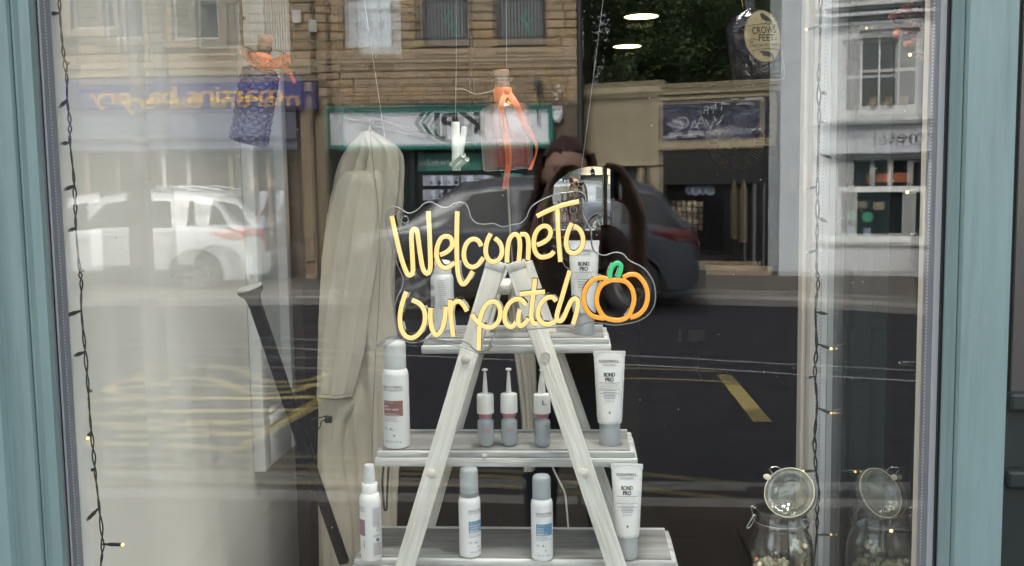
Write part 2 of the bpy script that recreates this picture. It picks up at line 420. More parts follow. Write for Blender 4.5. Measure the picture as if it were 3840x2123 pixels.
# ================================================================ the shop front with its double-glazed window
def fx(px, y=0.0): return P(px, 1060, y).x
XL, XR = fx(198), fx(3508)
ZB, ZT = 0.80, 2.45
shop = thing('shop_window', 'wide double glazed shop window in a teal painted timber frame', 'window', (0, 0, 0))
def pane(y0, th, bow, wav, seed, name):
    nx, nz = 72, 84; x0, x1 = XL-0.012, XR+0.012; z0, z1 = ZB-0.02, ZT+0.02
    rr = random.Random(seed); ws = [(rr.uniform(10, 26), rr.uniform(6, 20), rr.uniform(0, 6.28)) for _ in range(7)]
    f = []; b = []
    for j in range(nz+1):
        z = z0+(z1-z0)*j/nz; r1 = []; r2 = []
        for i in range(nx+1):
            x = x0+(x1-x0)*i/nx
            d = bow*0.5*(x*x+(z-CAM.z)**2) + sum(wav*math.sin(a*x+c)*math.cos(b_*z+c*2) for a, b_, c in ws)
            r1.append((x, y0+d, z)); r2.append((x, y0+d+th, z))
        f.append(r1); b.append(r2[::-1])
    o = mk(name, MB().grid(f).grid(b), M_pane, shop, smooth=180)
    return o
pane(0.000, 0.004, 0.0, 0.0000035, 1, 'outer_pane')
pane(0.020, 0.004, 0.021, 0.000006, 2, 'inner_pane')
def vpost(name, prof, m, z0=ZB, z1=ZT+0.1, parent=shop, smooth=None):
    return mk(name, MB().hprism(prof, z0, z1), m, parent, smooth)
# left post: flat, groove, band, raised bead against the glass
l = lambda px: fx(px, -0.04)
vpost('post', [(l(-260), 0.06), (l(-260), -0.075), (l(28), -0.075), (l(33), -0.066), (l(38), -0.066), (l(42), -0.060), (l(118), -0.060), (l(122), -0.048), (l(126), -0.054), (l(134), -0.054), (l(138), -0.044),
      (fx(172, -.035), -0.036), (fx(186, -.02), -0.018), (fx(187), -0.004), (fx(187), 0.06)], M_teal, 0.3, 2.9)
vpost('sealant', [(fx(187), -0.001), (fx(187), -0.010), (fx(193), -0.012), (fx(197.5), -0.001)], M_sealant)
vpost('bead', [(fx(197), 0.0045), (fx(197), 0.0245), (fx(202), 0.0245), (fx(202), 0.0045)], M_white)
def spacer(xa, xb):
    o = vpost('spacer_bar', [(xa, 0.006), (xa, 0.0185), (xb, 0.0185), (xb, 0.006)], M_spacer)
    mb = MB(); wd = xb-xa; z = ZB
    while z < ZT:
        for q in (0.10, 0.90):
            c = xa+wd*q; mb.box(c-.0007, c+.0007, 0.0052, 0.0059, z, z+.0016)
        z += 0.0046
    h = mk('spacer_perforations', mb, M_hole, o); h['kind'] = 'stuff'
spacer(fx(202.5, .006), fx(233, .006))
l2 = lambda px: fx(px, 0.05)
vpost('inner_frame', [(l2(150), 0.027), (l2(150), 0.075), (l2(262), 0.075), (l2(262), 0.027)], M_whitepaint)
# right post
r = lambda px: fx(px, -0.055)
vpost('post', [(fx(3538), 0.075), (fx(3538), -0.004), (fx(3545, -.02), -0.02), (fx(3588, -.045), -0.047), (fx(3592, -.045), -0.042), (fx(3596, -.05), -0.056), (r(3604), -0.060),
      (r(3782), -0.060), (r(3788), -0.054), (r(3788), 0.03), (r(3770), 0.075)][::-1], M_teal, 0.3, 2.9)
vpost('gasket', [(fx(3529.5), -0.002), (fx(3529.5), 0.03), (fx(3537.5), 0.03), (fx(3537.5), -0.002)][::-1], M_gasket)
vpost('bead', [(fx(3507), 0.0045), (fx(3507), 0.0245), (fx(3529), 0.0245), (fx(3529), 0.0045)][::-1], M_white)
spacer(fx(3474, .006), fx(3506.5, .006))
vpost('inner_frame', [(l2(3462), 0.027), (l2(3462), 0.07), (l2(3515), 0.07), (l2(3515), 0.027)], M_creamframe)
XS = fx(3472, 0.05)
mk('sill', MB().cbox(l(-260), r(3788), -0.13, 0.03, ZB-0.06, ZB, 0.008), M_teal, shop)
mk('head_rail', MB().cbox(l(-260)+.001, r(3788)-.001, -0.058, 0.06, ZT, ZT+0.12, 0.006), M_teal, shop)
# paint chips and a vertical crack on the frame
# outer wall, stall riser and fascia around the window
M_render = mat('painted render', (0.50, 0.48, 0.44), 0.8, var=0.1, vscale=4, bump=0.4)
o = mk('shop_wall', MB().box(-6, l(-262), -0.02, 0.22, -.02, 3.6).box(l(-261.5), r(3788), -0.02, 0.05, -.02, ZB-.062).box(l(-261.5), 2.2, -0.03, 0.22, 2.9, 3.6).box(2.2, 6, -0.02, 0.22, -.02, 3.6), M_render); tag(o, 'rendered shop wall around the teal window', 'wall')
# side window of the lobby
side = thing('side_window', 'narrow side pane beside the entrance lobby in a white frame', 'window', (XS, 0.07, ZB))
SD = 0.64
mb = MB()
for dx in (0, 0.005):
    mb.grid([[(XS+dx, y, z) for y in [0.07+(SD-.07)*i/8 for i in range(9)]] for z in (ZB, ZT)])
wpart(side, 'pane', mb, M_sidepane)
q = lambda px, y: P(px, 1060, y).x
wpart(side, 'post', MB().cbox(q(3062, SD+.02), XS+0.05, SD+.02, SD+.07, 0.3, ZT, .004), M_whitepaint)
wpart(side, 'spacer_bar', MB().box(XS-.011, XS-.001, SD-.055, SD-.012, ZB, ZT), mat('white spacer', (.62, .64, .66), .5))
mb = MB(); z = ZB
while z < ZT:
    for yy in (SD-.052, SD-.018): mb.box(XS-.0118, XS-.0110, yy, yy+.002, z, z+.0022)
    z += .0075
h = wpart(side, 'spacer_perforations', mb, M_black); h['kind'] = 'stuff'
wpart(side, 'inner_post', MB().cbox(q(3008, SD+.10), q(3066, SD+.10), SD+.10, SD+.14, 0.3, ZT, .004).box(q(3020, SD+.1), q(3022, SD+.1), SD+.097, SD+.0995, .3, ZT).box(q(3040, SD+.1), q(3042, SD+.1), SD+.097, SD+.0995, .3, ZT), M_creamframe)
# entrance lobby behind the side pane
lob = thing('entrance_door', 'dark shop door with a teal frame in the lobby beside the window', 'door', (0.8, 1.0, PAVE))
wpart(lob, 'frame', MB().cbox(P(3188, 1060, .80).x, P(3262, 1060, .80).x, .78, .90, PAVE, 2.6, .004).cbox(P(3262.5, 1060, .80).x, P(3332, 1060, .80).x, .80, .90, PAVE, 2.6, .004), M_teal)
wpart(lob, 'door_panel', MB().box(P(3333, 1060, 1.05).x, 1.75, 1.05, 1.10, 0.05, 2.5), M_dgreen)
wpart(lob, 'handle', MB().tube([(0.93, 1.03, 0.95), (0.93, 0.99, 0.97), (0.93, 0.99, 1.2), (0.93, 1.03, 1.22)], .008), mat('brass', (.6, .45, .2), .3, metal=1))
X0 = P(3796, 1060, .30).x
gp = thing('panelled_screen', 'dark green panelled screen at the far side of the lobby', 'panel', (X0+.4, .32, PAVE))
wpart(gp, 'board', MB().box(X0, X0+.9, .32, .36, PAVE, 2.6), M_dgreen)
wpart(gp, 'rail', MB().cbox(X0+.001, X0+.9, .295, .319, P(3800, 1500, .3).z-.02, P(3800, 1500, .3).z+.012, .006), M_dgreen)
wpart(gp, 'rail', MB().cbox(X0+.001, X0+.9, .295, .319, P(3800, 1790, .3).z-.02, P(3800, 1790, .3).z+.012, .006), M_dgreen)
wpart(gp, 'pane', MB().box(P(3808, 1060, .31).x, X0+.85, .312, .319, P(3800, 1490, .3).z, 2.5), mat('dim lobby glass', (.10, .09, .085), .2))
o = mk('lobby_floor', MB().box(XS+.06, 2.2, 0.06, 1.1, -.02, PAVE), M_slab); tag(o, kind='structure')

# ================================================================ room
XW = fx(236, .05)-0.012          # display's left wall
WE = 1.22
o = mk('display_floor', MB().box(XW, XS-.012, 0.03, 0.68, 0.70, 0.77), M_floor); tag(o, kind='structure'); FLZ = 0.77
o = mk('wall_left', MB().box(XW-.1, XW, 0.03, WE, 0.0, 2.9), M_creamwall); tag(o, kind='structure')
o = mk('wall_corner', MB().box(XW-.6, XW+.035, WE+.001, WE+.5, 0.0, 2.9), M_brownwall); tag(o, kind='structure')
RX0, RX1, RY, RZ = -2.6, 2.3, 8.6, 2.75
o = mk('shop_floor', MB().box(RX0, RX1, 0.06, RY, -.02, 0.12), M_darkfloor); tag(o, kind='structure')
o = mk('ceiling', MB().box(RX0, RX1, 0.03, RY, RZ, RZ+.1), M_ceil); tag(o, kind='structure')
o = mk('wall_back', MB().box(RX0, RX1, RY, RY+.1, 0, RZ+.1), M_dark); tag(o, kind='structure')
o = mk('wall_side', MB().box(RX0-.1, RX0, 0.06, RY, 0, RZ+.1), M_dark); tag(o, kind='structure')
o = mk('wall_right', MB().box(RX1, RX1+.1, 1.2, RY, 0, RZ+.1), M_dark); tag(o, kind='structure')
o = mk('wall_lobby', MB().box(P(3120, 1060, 1.12).x, RX1, 1.12, 1.2, 0, RZ+.1), M_dark); tag(o, kind='structure')
o = mk('roof', MB().box(-6, 6, 0.23, RY+.2, RZ+.12, 3.6), M_dark); tag(o, kind='structure')

# ================================================================ the street opposite, which the window mirrors
_f = ray(CX, 690); FWD = Vector((_f.x, _f.y, 0)).normalized(); RGT = Vector((FWD.y, -FWD.x, 0))
class Facade:
    """frame of a house front: local X runs to the right of someone facing it, local -Y is its front"""
    def __init__(s, px0, Z0, deg):
        a = math.radians(deg); d = ray(px0, 690); d.z = 0; t = Z0/(d.dot(FWD))
        s.p0 = Vector((CAM.x, CAM.y, 0))+d*t; s.u = RGT*math.cos(a)-FWD*math.sin(a)
        s.n = Vector((-s.u.y, s.u.x, 0))
        u = Vector((s.u.x, -s.u.y, 0)); s.rz = math.atan2(-u.y, -u.x); s.loc = Vector((s.p0.x, -s.p0.y, PAVE))
    def at(s, px, py, y=0.0):        # local (x, z) seen at a photo pixel, on the plane local Y = y
        q0 = s.p0+s.n*y; d = ray(px, py); t = (q0-CAM).dot(s.n)/d.dot(s.n); v = CAM+d*t
        return -(v-s.p0).dot(s.u), v.z-PAVE
    def rect(s, a, b, c, d, y=0.0):  # pixel box -> x0,x1,z0,z1
        x0 = s.at(c, (b+d)/2, y)[0]; x1 = s.at(a, (b+d)/2, y)[0]; z0 = s.at((a+c)/2, d, y)[1]; z1 = s.at((a+c)/2, b, y)[1]
        return x0, x1, z0, z1
    def thing(s, name, lab, cat, **k): return thing(name, lab, cat, s.loc, (0, 0, s.rz), **k)
F1 = Facade(1200, 16.5, 0)
FA = Facade(1170, 16.3, 0)
F2 = Facade(2190, 16.9, 20)
M_stone = mat('sandstone', (0.33, 0.245, 0.155), 0.9, var=0.22, vscale=9, bump=1.0, bscale=30, rnd=0.22)
M_stone2 = mat('pale sandstone', (0.27, 0.20, 0.125), 0.9, var=0.18, vscale=9, bump=1.0, bscale=30, rnd=0.18)
M_mortar = mat('dark mortar', (0.12, 0.095, 0.07), 0.95, var=0.2, vscale=12)
M_mortar2 = mat('pale mortar', (0.15, 0.115, 0.08), 0.95, var=0.2, vscale=12)
M_trim = mat('stone trim', (0.36, 0.28, 0.19), 0.85, var=0.2, vscale=7, bump=0.6)
M_wglass = mat('far window glass', (0.015, 0.018, 0.02), 0.06, spec=0.8)
M_skyglass = mat('painted sky glass', (0.66, 0.72, 0.78), 0.3)  # bluish white colour stands in for sky mirrored in the pane
M_wf = mat('white window frame', (0.66, 0.66, 0.64), 0.5, var=0.08)
M_df = mat('dark window frame', (0.03, 0.03, 0.032), 0.5)
M_slate = mat('slate', (0.07, 0.07, 0.075), 0.8, var=0.2, vscale=5)
STONES = []
for k in range(5):
    t = MB(); r_ = random.Random(k); c = 0.035
    j = lambda: r_.uniform(-.012, .012)
    vs = [(-.5, 0, -.5), (.5, 0, -.5), (.5, 0, .5), (-.5, 0, .5), (-.5+c+j(), -1, -.5+c*2+j()*2), (.5-c+j(), -1, -.5+c*2+j()*2), (.5-c+j(), -1, .5-c*2+j()*2), (-.5+c+j(), -1, .5-c*2+j()*2), (j(), -1.25, j()*4)]
    t.add(vs, [(0, 1, 5, 4), (1, 2, 6, 5), (2, 3, 7, 6), (3, 0, 4, 7), (4, 5, 8), (5, 6, 8), (6, 7, 8), (7, 4, 8)])
    me = bpy.data.meshes.new('stone'); me.from_pydata([tuple(v) for v in t.v], [], t.f); STONES.append(me)
def stones(parent, x0, x1, z0, z1, holes, m, ch=0.15, seed=1, y=0.0, lim=290, lens=(.24, .52)):
    r_ = random.Random(seed); z = z0; lst = []
    while z < z1-0.04:
        h = min(ch*r_.uniform(.82, 1.15), z1-z); segs = [(x0, x1)]
        for a, b, c, d in holes:
            if c < z+h-0.02 and d > z+0.02:
                ns_ = []
                for s0, s1 in segs:
                    if b <= s0 or a >= s1: ns_.append((s0, s1)); continue
                    if a > s0: ns_.append((s0, a))
                    if b < s1: ns_.append((b, s1))
                segs = ns_
        for s0, s1 in segs:
            x = s0
            while x < s1-.02:
                wd = r_.uniform(*lens)
                if s1-x-wd < .12: wd = s1-x
                wd = min(wd, s1-x); lst.append((x, wd, z, h, r_.uniform(.012, .028), r_.randrange(5))); x += wd
        z += h
    rest = MB()
    for i, (x, wd, z, h, d, k) in enumerate(lst):
        S = Matrix.Translation((x+wd/2, y, z+h/2)) @ Matrix.Diagonal((wd-.012, d, h-.012, 1))
        if i < lim:
            me = STONES[k]
            key = me.name+m.name
            if key not in _sm: c = me.copy(); c.materials.append(m); _sm[key] = c
            o = bpy.data.objects.new('stone', _sm[key]); COL.objects.link(o); o.parent = parent; o.matrix_local = S
        else:
            rest.add([S @ v.co for v in STONES[k].vertices], [tuple(p.vertices) for p in STONES[k].polygons])
    if rest.v: mk('stonework', rest, m, parent)['kind'] = 'stuff'
_sm = {}
def sash(root, R, fm, gm, bars=1, rec=0.10, t=0.05, rail=0.5, arch=False):
    x0, x1, z0, z1 = R
    wn = mk('window', MB().box(x0, x1, rec+.03, rec+.05, z0, z1), gm, root)
    fb = MB().box(x0, x0+t, rec-.03, rec+.028, z0, z1).box(x1-t, x1, rec-.03, rec+.028, z0, z1).box(x0+t, x1-t, rec-.03, rec+.028, z0, z0+t*1.2).box(x0+t, x1-t, rec-.03, rec+.028, z1-t, z1)
    zm = z0+(z1-z0)*rail; fb.box(x0+t, x1-t, rec-.02, rec+.028, zm-t*.45, zm+t*.45)
    for b in range(bars):
        xx = x0+(x1-x0)*(b+1)/(bars+1); fb.box(xx-.013, xx+.013, rec-.005, rec+.027, z0+t*1.2, zm-t*.45).box(xx-.013, xx+.013, rec-.005, rec+.027, zm+t*.45, z1-t)
    mk('frame', fb, fm, wn); return wn
def wall_with_holes(x0, x1, z0, z1, holes, y0, y1):
    """wall slab with rectangular openings cut through"""
    xs = sorted({x0, x1, *[h[0] for h in holes], *[h[1] for h in holes]}); zs = sorted({z0, z1, *[h[2] for h in holes], *[h[3] for h in holes]})
    xs = [x for x in xs if x0 <= x <= x1]; zs = [z for z in zs if z0 <= z <= z1]; mb = MB()
    for a, b in zip(xs[:-1], xs[1:]):
        for c, d in zip(zs[:-1], zs[1:]):
            if not any(h[0]-1e-6 <= a and b <= h[1]+1e-6 and h[2]-1e-6 <= c and d <= h[3]+1e-6 for h in holes): mb.box(a, b, y0, y1, c, d)
    return mb
def letters(root, parent, s, R, m, offset=0.0, y=-.01, space=1.0):
    x0, x1, z0, z1 = R
    return mk('lettering', text_mb(s, width=x1-x0, height=z1-z0, offset=offset, x0=(x0+x1)/2, z0=z0, y=y, space=space), m, parent)

# ---- bakery (its mirror image fills the left of the pane)
bk = FA.thing('bakery_building', 'stone bakery with a blue fascia lettered in yellow', 'building')
R = FA.rect
xa, xb = FA.at(1178, 500)[0], FA.at(-900, 500)[0]
zfT, zfB = FA.at(700, 298)[1], FA.at(700, 408)[1]
bw = [R(640, -260, 815, 150), R(260, -260, 420, 110)]
wl = mk('wall', wall_with_holes(xa, xb, zfT+.05, 6.6, bw, 0.0, 0.25), M_mortar2, bk)
stones(wl, xa, xb-3.2, zfT+.42, 5.6, [(a-.14, b+.14, c-.12, d+.15) for a, b, c, d in bw], M_stone2, 0.16, 4, lens=(.3, .6))
for k_, (a, b, c, d) in enumerate(bw):
    sash(bk, (a, b, c, d), M_wf, M_wglass, 0, t=.04)
    mk('sill', MB().cbox(a-.14, b+.14, -.10, 0.1, c-.13, c-.002, .012), M_trim, bk)
    mk('jamb', MB().cbox(a-.14, a-.002, -.035, .1, c-.001, d+.2, .01), M_trim, bk); mk('jamb', MB().cbox(b+.002, b+.14, -.035, .1, c-.001, d+.2, .01), M_trim, bk)
mk('cornice', MB().cbox(xa, xb, -.16, -.001, zfT+.16, zfT+.26, .01).cbox(xa, xb, -.12, -.001, zfT+.03, zfT+.157, .008).cbox(xa, xb, -.08, -.001, zfT+.263, zfT+.40, .008), M_trim, bk)
M_blue = mat('blue fascia paint', (0.035, 0.035, 0.17), 0.5, var=0.06)
M_lblue = mat('grey blue blind', (0.15, 0.16, 0.24), 0.7, var=0.08)
M_ylet = mat('yellow letters', (0.75, 0.42, 0.02), 0.5)
fa_ = mk('fascia', MB().cbox(xa+.12, xb, -.28, .0, zfB, zfT, .01), M_blue, bk)
fa_2 = mk('blind_box', MB().box(xa+.5, xb, -.24, .0, FA.at(700, 560)[1], zfB-.002).cbox(xa+.5, xb, -.30, -.241, FA.at(700, 520)[1], FA.at(700, 505)[1], .006), M_lblue, bk)
LR = R(330, 322, 1060, 386, y=-.29)
letters(bk, fa_, 'martins bakery', LR, M_ylet, 0.012, y=-.284, space=0.93)
zs0 = FA.at(700, 600)[1]
dk = mk('shop_glazing', MB().box(xa+.5, xb, .05, .08, .55, FA.at(700, 560)[1]), mat('bakery glass', (0.07, 0.06, 0.05), 0.12, var=.3, vscale=.8), bk)
for px in (1010, 870, 620, 330, 60, -250):
    x = FA.at(px, 700)[0]; mk('mullion', MB().box(x-.035, x+.035, -.03, .048, .55, FA.at(700, 562)[1]), M_trim if px != 620 else M_wf, bk)
mk('stall_riser', MB().cbox(xa+.5, xb, -.05, .1, 0.0, .549, .01), mat('riser', (.14, .12, .12), .7, var=.1), bk)
mk('pilaster', MB().cbox(xa, xa+.2, -.12, .1, 0.0, zfT-.25, .012).cbox(xa+.03, xa+.17, -.15, -.121, .3, zfT-.4, .008).cbox(xa-.02, xa+.24, -.20, .1, zfT-.249, zfT-.1, .015), M_trim, bk)
mk('roof', MB().add([(xa, -.2, 6.601), (xb, -.2, 6.601), (xb, 4, 9), (xa, 4, 9)], [(0, 1, 2, 3)]).box(xa, xb, -.2, 4, 6.55, 6.6), M_slate, bk)
mk('return_wall', MB().box(xa+.01, xb-.01, .26, 4, 0, 6.54), M_mortar2, bk)
# downpipe on the front
dp = FA.at(480, 200)[0]
mk('downpipe', MB().tube([(dp, -.07, zfT+.42), (dp, -.07, 6.3)], .045, 10).tube([(dp+.12, -.07, zfT+.42), (dp+.12, -.07, 6.3)], .03, 10), mat('pale pipe', (.42, .40, .38), .6), bk, smooth=40)
mk('meter_box', MB().cbox(*R(1098, 40, 1132, 90)[:2], -.08, -.03, *R(1098, 40, 1132, 90)[2:], .01), M_wf, bk)

# ---- recruitment office, stone with green framed sign
kp = F1.thing('recruitment_office_building', 'brown stone building with dark sash windows and green framed white sign', 'building')
R = F1.rect
xa, xb = F1.at(2186, 300)[0], F1.at(1190, 300)[0]
kw = [R(1283, -330, 1462, 178), R(1552, -330, 1748, 152), R(1846, -330, 2042, 148)]
zs = F1.at(1700, 196)[1]; zs2 = F1.at(1700, 226)[1]; zt = F1.at(1650, 392)[1]; zb = F1.at(1650, 556)[1]
wl = mk('wall', wall_with_holes(xa, xb, zb-.02, 6.9, kw, 0.0, .28), M_mortar, kp)
stones(wl, xa, xb, zt+.02, zs-.10, [], M_stone, 0.135, 11, lens=(.2, .46))
stones(wl, xa, xb, zs+.05, 5.5, [(a-.002, b+.002, c-.1, d+.2) for a, b, c, d in kw], M_stone, 0.15, 12, lens=(.2, .42))
mk('sill_course', MB().cbox(xa, xb, -.07, -.001, zs-.10, zs+.05, .012).cbox(xa, xb, -.05, -.001, zs-.16, zs-.103, .006), M_trim, kp)
for k_, (a, b, c, d) in enumerate(kw):
    wn = sash(kp, (a, b, c, d), M_wf if k_ == 0 else M_df, M_skyglass if k_ == 0 else M_wglass, 1 if k_ == 0 else 0, t=.055 if k_ else .045, rec=.12, rail=.42 if k_ else .385)
    mk('sill', MB().cbox(a-.03, b+.03, -.06, .14, c-.10, c-.002, .01), M_stone2 if k_ == 0 else M_trim, kp)
    if k_:
        for i in range(13):
            xx = a+.09+(b-a-.18)*i/12
            mk('blind_slat', MB().box(xx-.018, xx+.018, .136, .1385, c+.08, d-.06), mat('slat', (.16, .17, .175), .7) if (k_ == 1 and i == 0) else bpy.data.materials.get('slat'), wn)
        mk('emblem', MB().prism([(a+.22, c+.5), (a+.34, c+.36), (a+.22, c+.22), (a+.30, c+.22), (a+.42, c+.36), (a+.30, c+.5)], .131, .135), mat('dull green', (.06, .22, .16), .6) if k_ == 1 else bpy.data.materials['dull green'], wn)
    else:
        letters(kp, wn, 'KPJ', (a+.13, a+.48, c+.33, c+.45), mat('window print', (.38, .42, .45), .6), .01, y=.145)
        mk('emblem', MB().prism([(b-.30, c+.46), (b-.18, c+.39), (b-.30, c+.32), (b-.27, c+.32), (b-.14, c+.39), (b-.27, c+.46)], .142, .146), bpy.data.materials['window print'], wn)
# fascia sign
M_green = mat('green sign frame', (0.015, 0.16, 0.125), 0.45)
M_signw = mat('white sign board', (0.70, 0.72, 0.76), 0.4)
M_ink = mat('dark sign ink', (0.02, 0.022, 0.025), 0.5)
S = R(1217, 394, 2072, 556, y=-.1); sg = mk('sign', MB().box(S[0]+.06, S[1]-.06, -.09, -.04, S[2]+.06, S[3]-.06), M_signw, kp)
mk('sign_frame', MB().cbox(S[0], S[1], -.13, -.03, S[3]-.085, S[3], .01).cbox(S[0], S[1], -.13, -.03, S[2], S[2]+.075, .01).cbox(S[0], S[0]+.08, -.128, -.03, S[2]+.076, S[3]-.086, .01).cbox(S[1]-.08, S[1], -.128, -.03, S[2]+.076, S[3]-.086, .01), M_green, sg)
letters(kp, sg, 'KPJ', R(1628, 424, 1800, 500, y=-.1), M_ink, .035, y=-.094)
cr = R(1552, 420, 1618, 502, y=-.1)
def chev(x0, x1, z0, z1, t):
    zm = (z0+z1)/2; return [(x0, z1), (x0+t, z1), (x1, zm), (x0+t, z0), (x0, z0), (x1-t, zm)]
wd = cr[1]-cr[0]
mk('emblem', MB().prism(chev(cr[0], cr[0]+wd*.62, cr[2], cr[3], .055), -.096, -.091), M_green, sg)
mk('emblem', MB().prism(chev(cr[0]+wd*.32, cr[1], cr[2], cr[3], .075), -.096, -.091), M_ink, sg)
letters(kp, sg, 'GROUP', R(1532, 506, 1632, 524, y=-.1), M_ink, 0, y=-.094, space=1.3)
letters(kp, sg, 'Recruitment', R(1310, 446, 1440, 462, y=-.1), M_ink, .004, y=-.094)
letters(kp, sg, 'Solutions', R(1350, 474, 1440, 490, y=-.1), M_ink, .004, y=-.094)
mk('awning_bar', MB().cbox(*R(1530, 374, 1815, 388)[:2], -.14, -.03, *R(1530, 374, 1815, 388)[2:], .01), M_df, kp)
# shopfront under the sign
M_shop = mat('dark shopfront paint', (0.018, 0.024, 0.024), 0.4)
mk('shop_glazing', MB().box(xa+.25, xb-.25, .10, .14, .45, zb-.021), mat('office glass', (0.02, 0.026, 0.026), 0.1), kp)
mk('shop_frame', MB().box(xa, xa+.249, -.02, .2, 0, zb-.021).box(xb-.249, xb, -.02, .2, 0, zb-.021).box(xa+.25, xb-.25, -.04, .2, 0, .449), M_shop, kp)
for px in (1548, 1845, 1990, 1420):
    x = F1.at(px, 700)[0]; mk('mullion', MB().box(x-.04, x+.04, .0, .099, .45, zb-.022), M_shop, kp)
bn = R(1565, 572, 1800, 640, y=.09); pb = mk('award_banner', MB().box(*bn[:2], .085, .095, *bn[2:]), mat('green banner', (.03, .16, .12), .5, var=.4, vscale=2), kp)
letters(kp, pb, 'Agency of the Year', R(1570, 598, 1740, 618, y=.09), M_signw, 0, y=.083)
M_card = mat('job card', (.52, .55, .68), .5, var=.15, vscale=30)
for r_ in range(2):
    for c_ in range(4):
        a0 = 1586+c_*66+(c_ > 1)*10; b0 = 657+r_*55
        q_ = R(a0, b0, a0+46, b0+40, y=.08); cd_ = mk('job_card', MB().box(*q_[:2], .075, .085, *q_[2:]), M_card, kp)
        q2 = R(a0+28, b0+22, a0+38, b0+34, y=.07); mk('photo', MB().box(*q2[:2], .072, .0745, *q2[2:]), M_ink, cd_)
for i in range(5):
    q_ = R(1880, 650+i*20, 1950, 664+i*20, y=.08); mk('leaflet', MB().box(*q_[:2], .078, .086, *q_[2:]), mat('leaflet', (.10, .26, .26), .6) if i == 0 else bpy.data.materials['leaflet'], kp)
    q_ = R(2000, 650+i*20, 2050, 664+i*20, y=.08); mk('leaflet', MB().box(*q_[:2], .078, .086, *q_[2:]), bpy.data.materials['leaflet'], kp)
mk('return_wall', MB().box(xa+.01, xb-.01, .29, 5, 0, 6.8), M_mortar, kp)
mk('roof', MB().add([(xa, -.2, 6.901), (xb, -.2, 6.901), (xb, 4, 9.3), (xa, 4, 9.3)], [(0, 1, 2, 3)]), M_slate, kp)
mk('downpipe', MB().tube([(xa+.05, -.08, zb), (xa+.05, -.08, 6.5)], .05, 10), M_df, kp, smooth=40)
# alarm box, lamp bracket, cable and small globes on the stone
al = thing('alarm_box', 'white shield shaped alarm box on the stone wall', 'alarm box', F1.loc, (0, 0, F1.rz))
q_ = R(2060, 398, 2108, 448); xm = (q_[0]+q_[1])/2
mk('case', MB().prism([(q_[0], q_[3]), (q_[1], q_[3]), (q_[1]-.012, q_[2]+.09), (xm+.04, q_[2]), (xm-.04, q_[2]), (q_[0]+.012, q_[2]+.09)], -.11, -.03), M_signw, al)
letters(al, al, 'CHASE', (q_[0]+.025, q_[1]-.025, q_[3]-.085, q_[3]-.045), M_ink, .02, y=-.113)
br = thing('wall_bracket', 'black iron lamp bracket on the stone wall', 'bracket', F1.loc, (0, 0, F1.rz))
q_ = R(2004, 286, 2026, 330); mk('lamp_body', MB().cbox(*q_[:2], -.16, -.03, *q_[2:], .012), M_df, br)
xm = (q_[0]+q_[1])/2; mk('rod', MB().tube([(xm, -.10, q_[2]), (xm, -.10, F1.at(2014, 470)[1])], .016, 8), M_df, br)
for px, py in ((2094, 326), (2082, 356)):
    x, z = F1.at(px, py); g_ = mk('globe_lamp', MB().sphere((0, 0, 0), .035, 10), M_signw, None, 60); g_.parent = None
    g_.matrix_world = Matrix.Translation(F1.loc) @ Matrix.Rotation(F1.rz, 4, 'Z') @ Matrix.Translation((x, -.06, z)); tag(g_, 'upper small white globe light on the stone wall' if py < 340 else 'lower small white globe light on the stone wall', 'lamp', 'globe lights on the stone wall')

# ---- low cream front and the vape shop
R = F2.rect
cf = F2.thing('cream_rendered_wall', 'low cream rendered wall with stained panels beside the stone building', 'wall')
M_cream = mat('stained cream render', (0.34, 0.29, 0.20), 0.85, col2=(0.22, 0.185, 0.125), vscale=2.2, bump=.4)
M_creamd = mat('cream trim', (0.32, 0.27, 0.18), 0.8, var=.2, vscale=6)
x1, x0 = F2.at(2192, 500)[0], F2.at(2488, 500)[0]
zt = F2.at(2330, 352)[1]; zm = F2.at(2330, 615)[1]
mk('wall', MB().box(x0, x1, 0, .2, zm, zt).box(F2.at(2420, 800)[0], F2.at(2400, 800)[0], 0, .2, 0, zm-.001).box(x0, F2.at(2440, 800)[0], 0, .2, 0, zm-.001), M_cream, cf)
mk('coping', MB().cbox(x0-.02, x1, -.09, .22, zt+.001, zt+.10, .01).cbox(x0-.02, x1, -.05, .2, zt+.102, zt+.19, .01), M_creamd, cf)
mk('batten', MB().cbox(F2.at(2470, 500)[0], F2.at(2450, 500)[0], -.03, -.001, zm, zt, .005).cbox(x0, x1, -.04, -.001, zm-.03, zm+.03, .005), M_creamd, cf)
mk('doorway', MB().box(F2.at(2400, 800)[0]+.001, x1, .12, .2, 0, zm-.002), M_df, cf)
vp = F2.thing('vape_shop', 'black fronted shop with a dark banner of pale swirls', 'building')
xR, xL = F2.at(2928, 600)[0], F2.at(2488, 600)[0]
zt = F2.at(2700, 330)[1]
mk('cornice', MB().cbox(xR, xL, -.16, .2, zt, zt+.09, .01).cbox(xR, xL, -.10, .2, zt-.09, zt-.001, .01), M_creamd, vp)
S = R(2490, 372, 2890, 522)
mk('sign_frame', MB().cbox(S[0]-.08, S[1]+.06, -.06, .1, S[2]-.14, S[2]-.002, .01).cbox(S[0]-.08, S[1]+.06, -.06, .1, S[3]+.002, zt-.091, .006).cbox(S[1]+.002, S[1]+.07, -.059, .1, S[2]-.001, S[3]+.001, .006).cbox(S[0]-.09, S[0]-.002, -.059, .1, S[2]-.001, S[3]+.001, .006), M_creamd, vp)
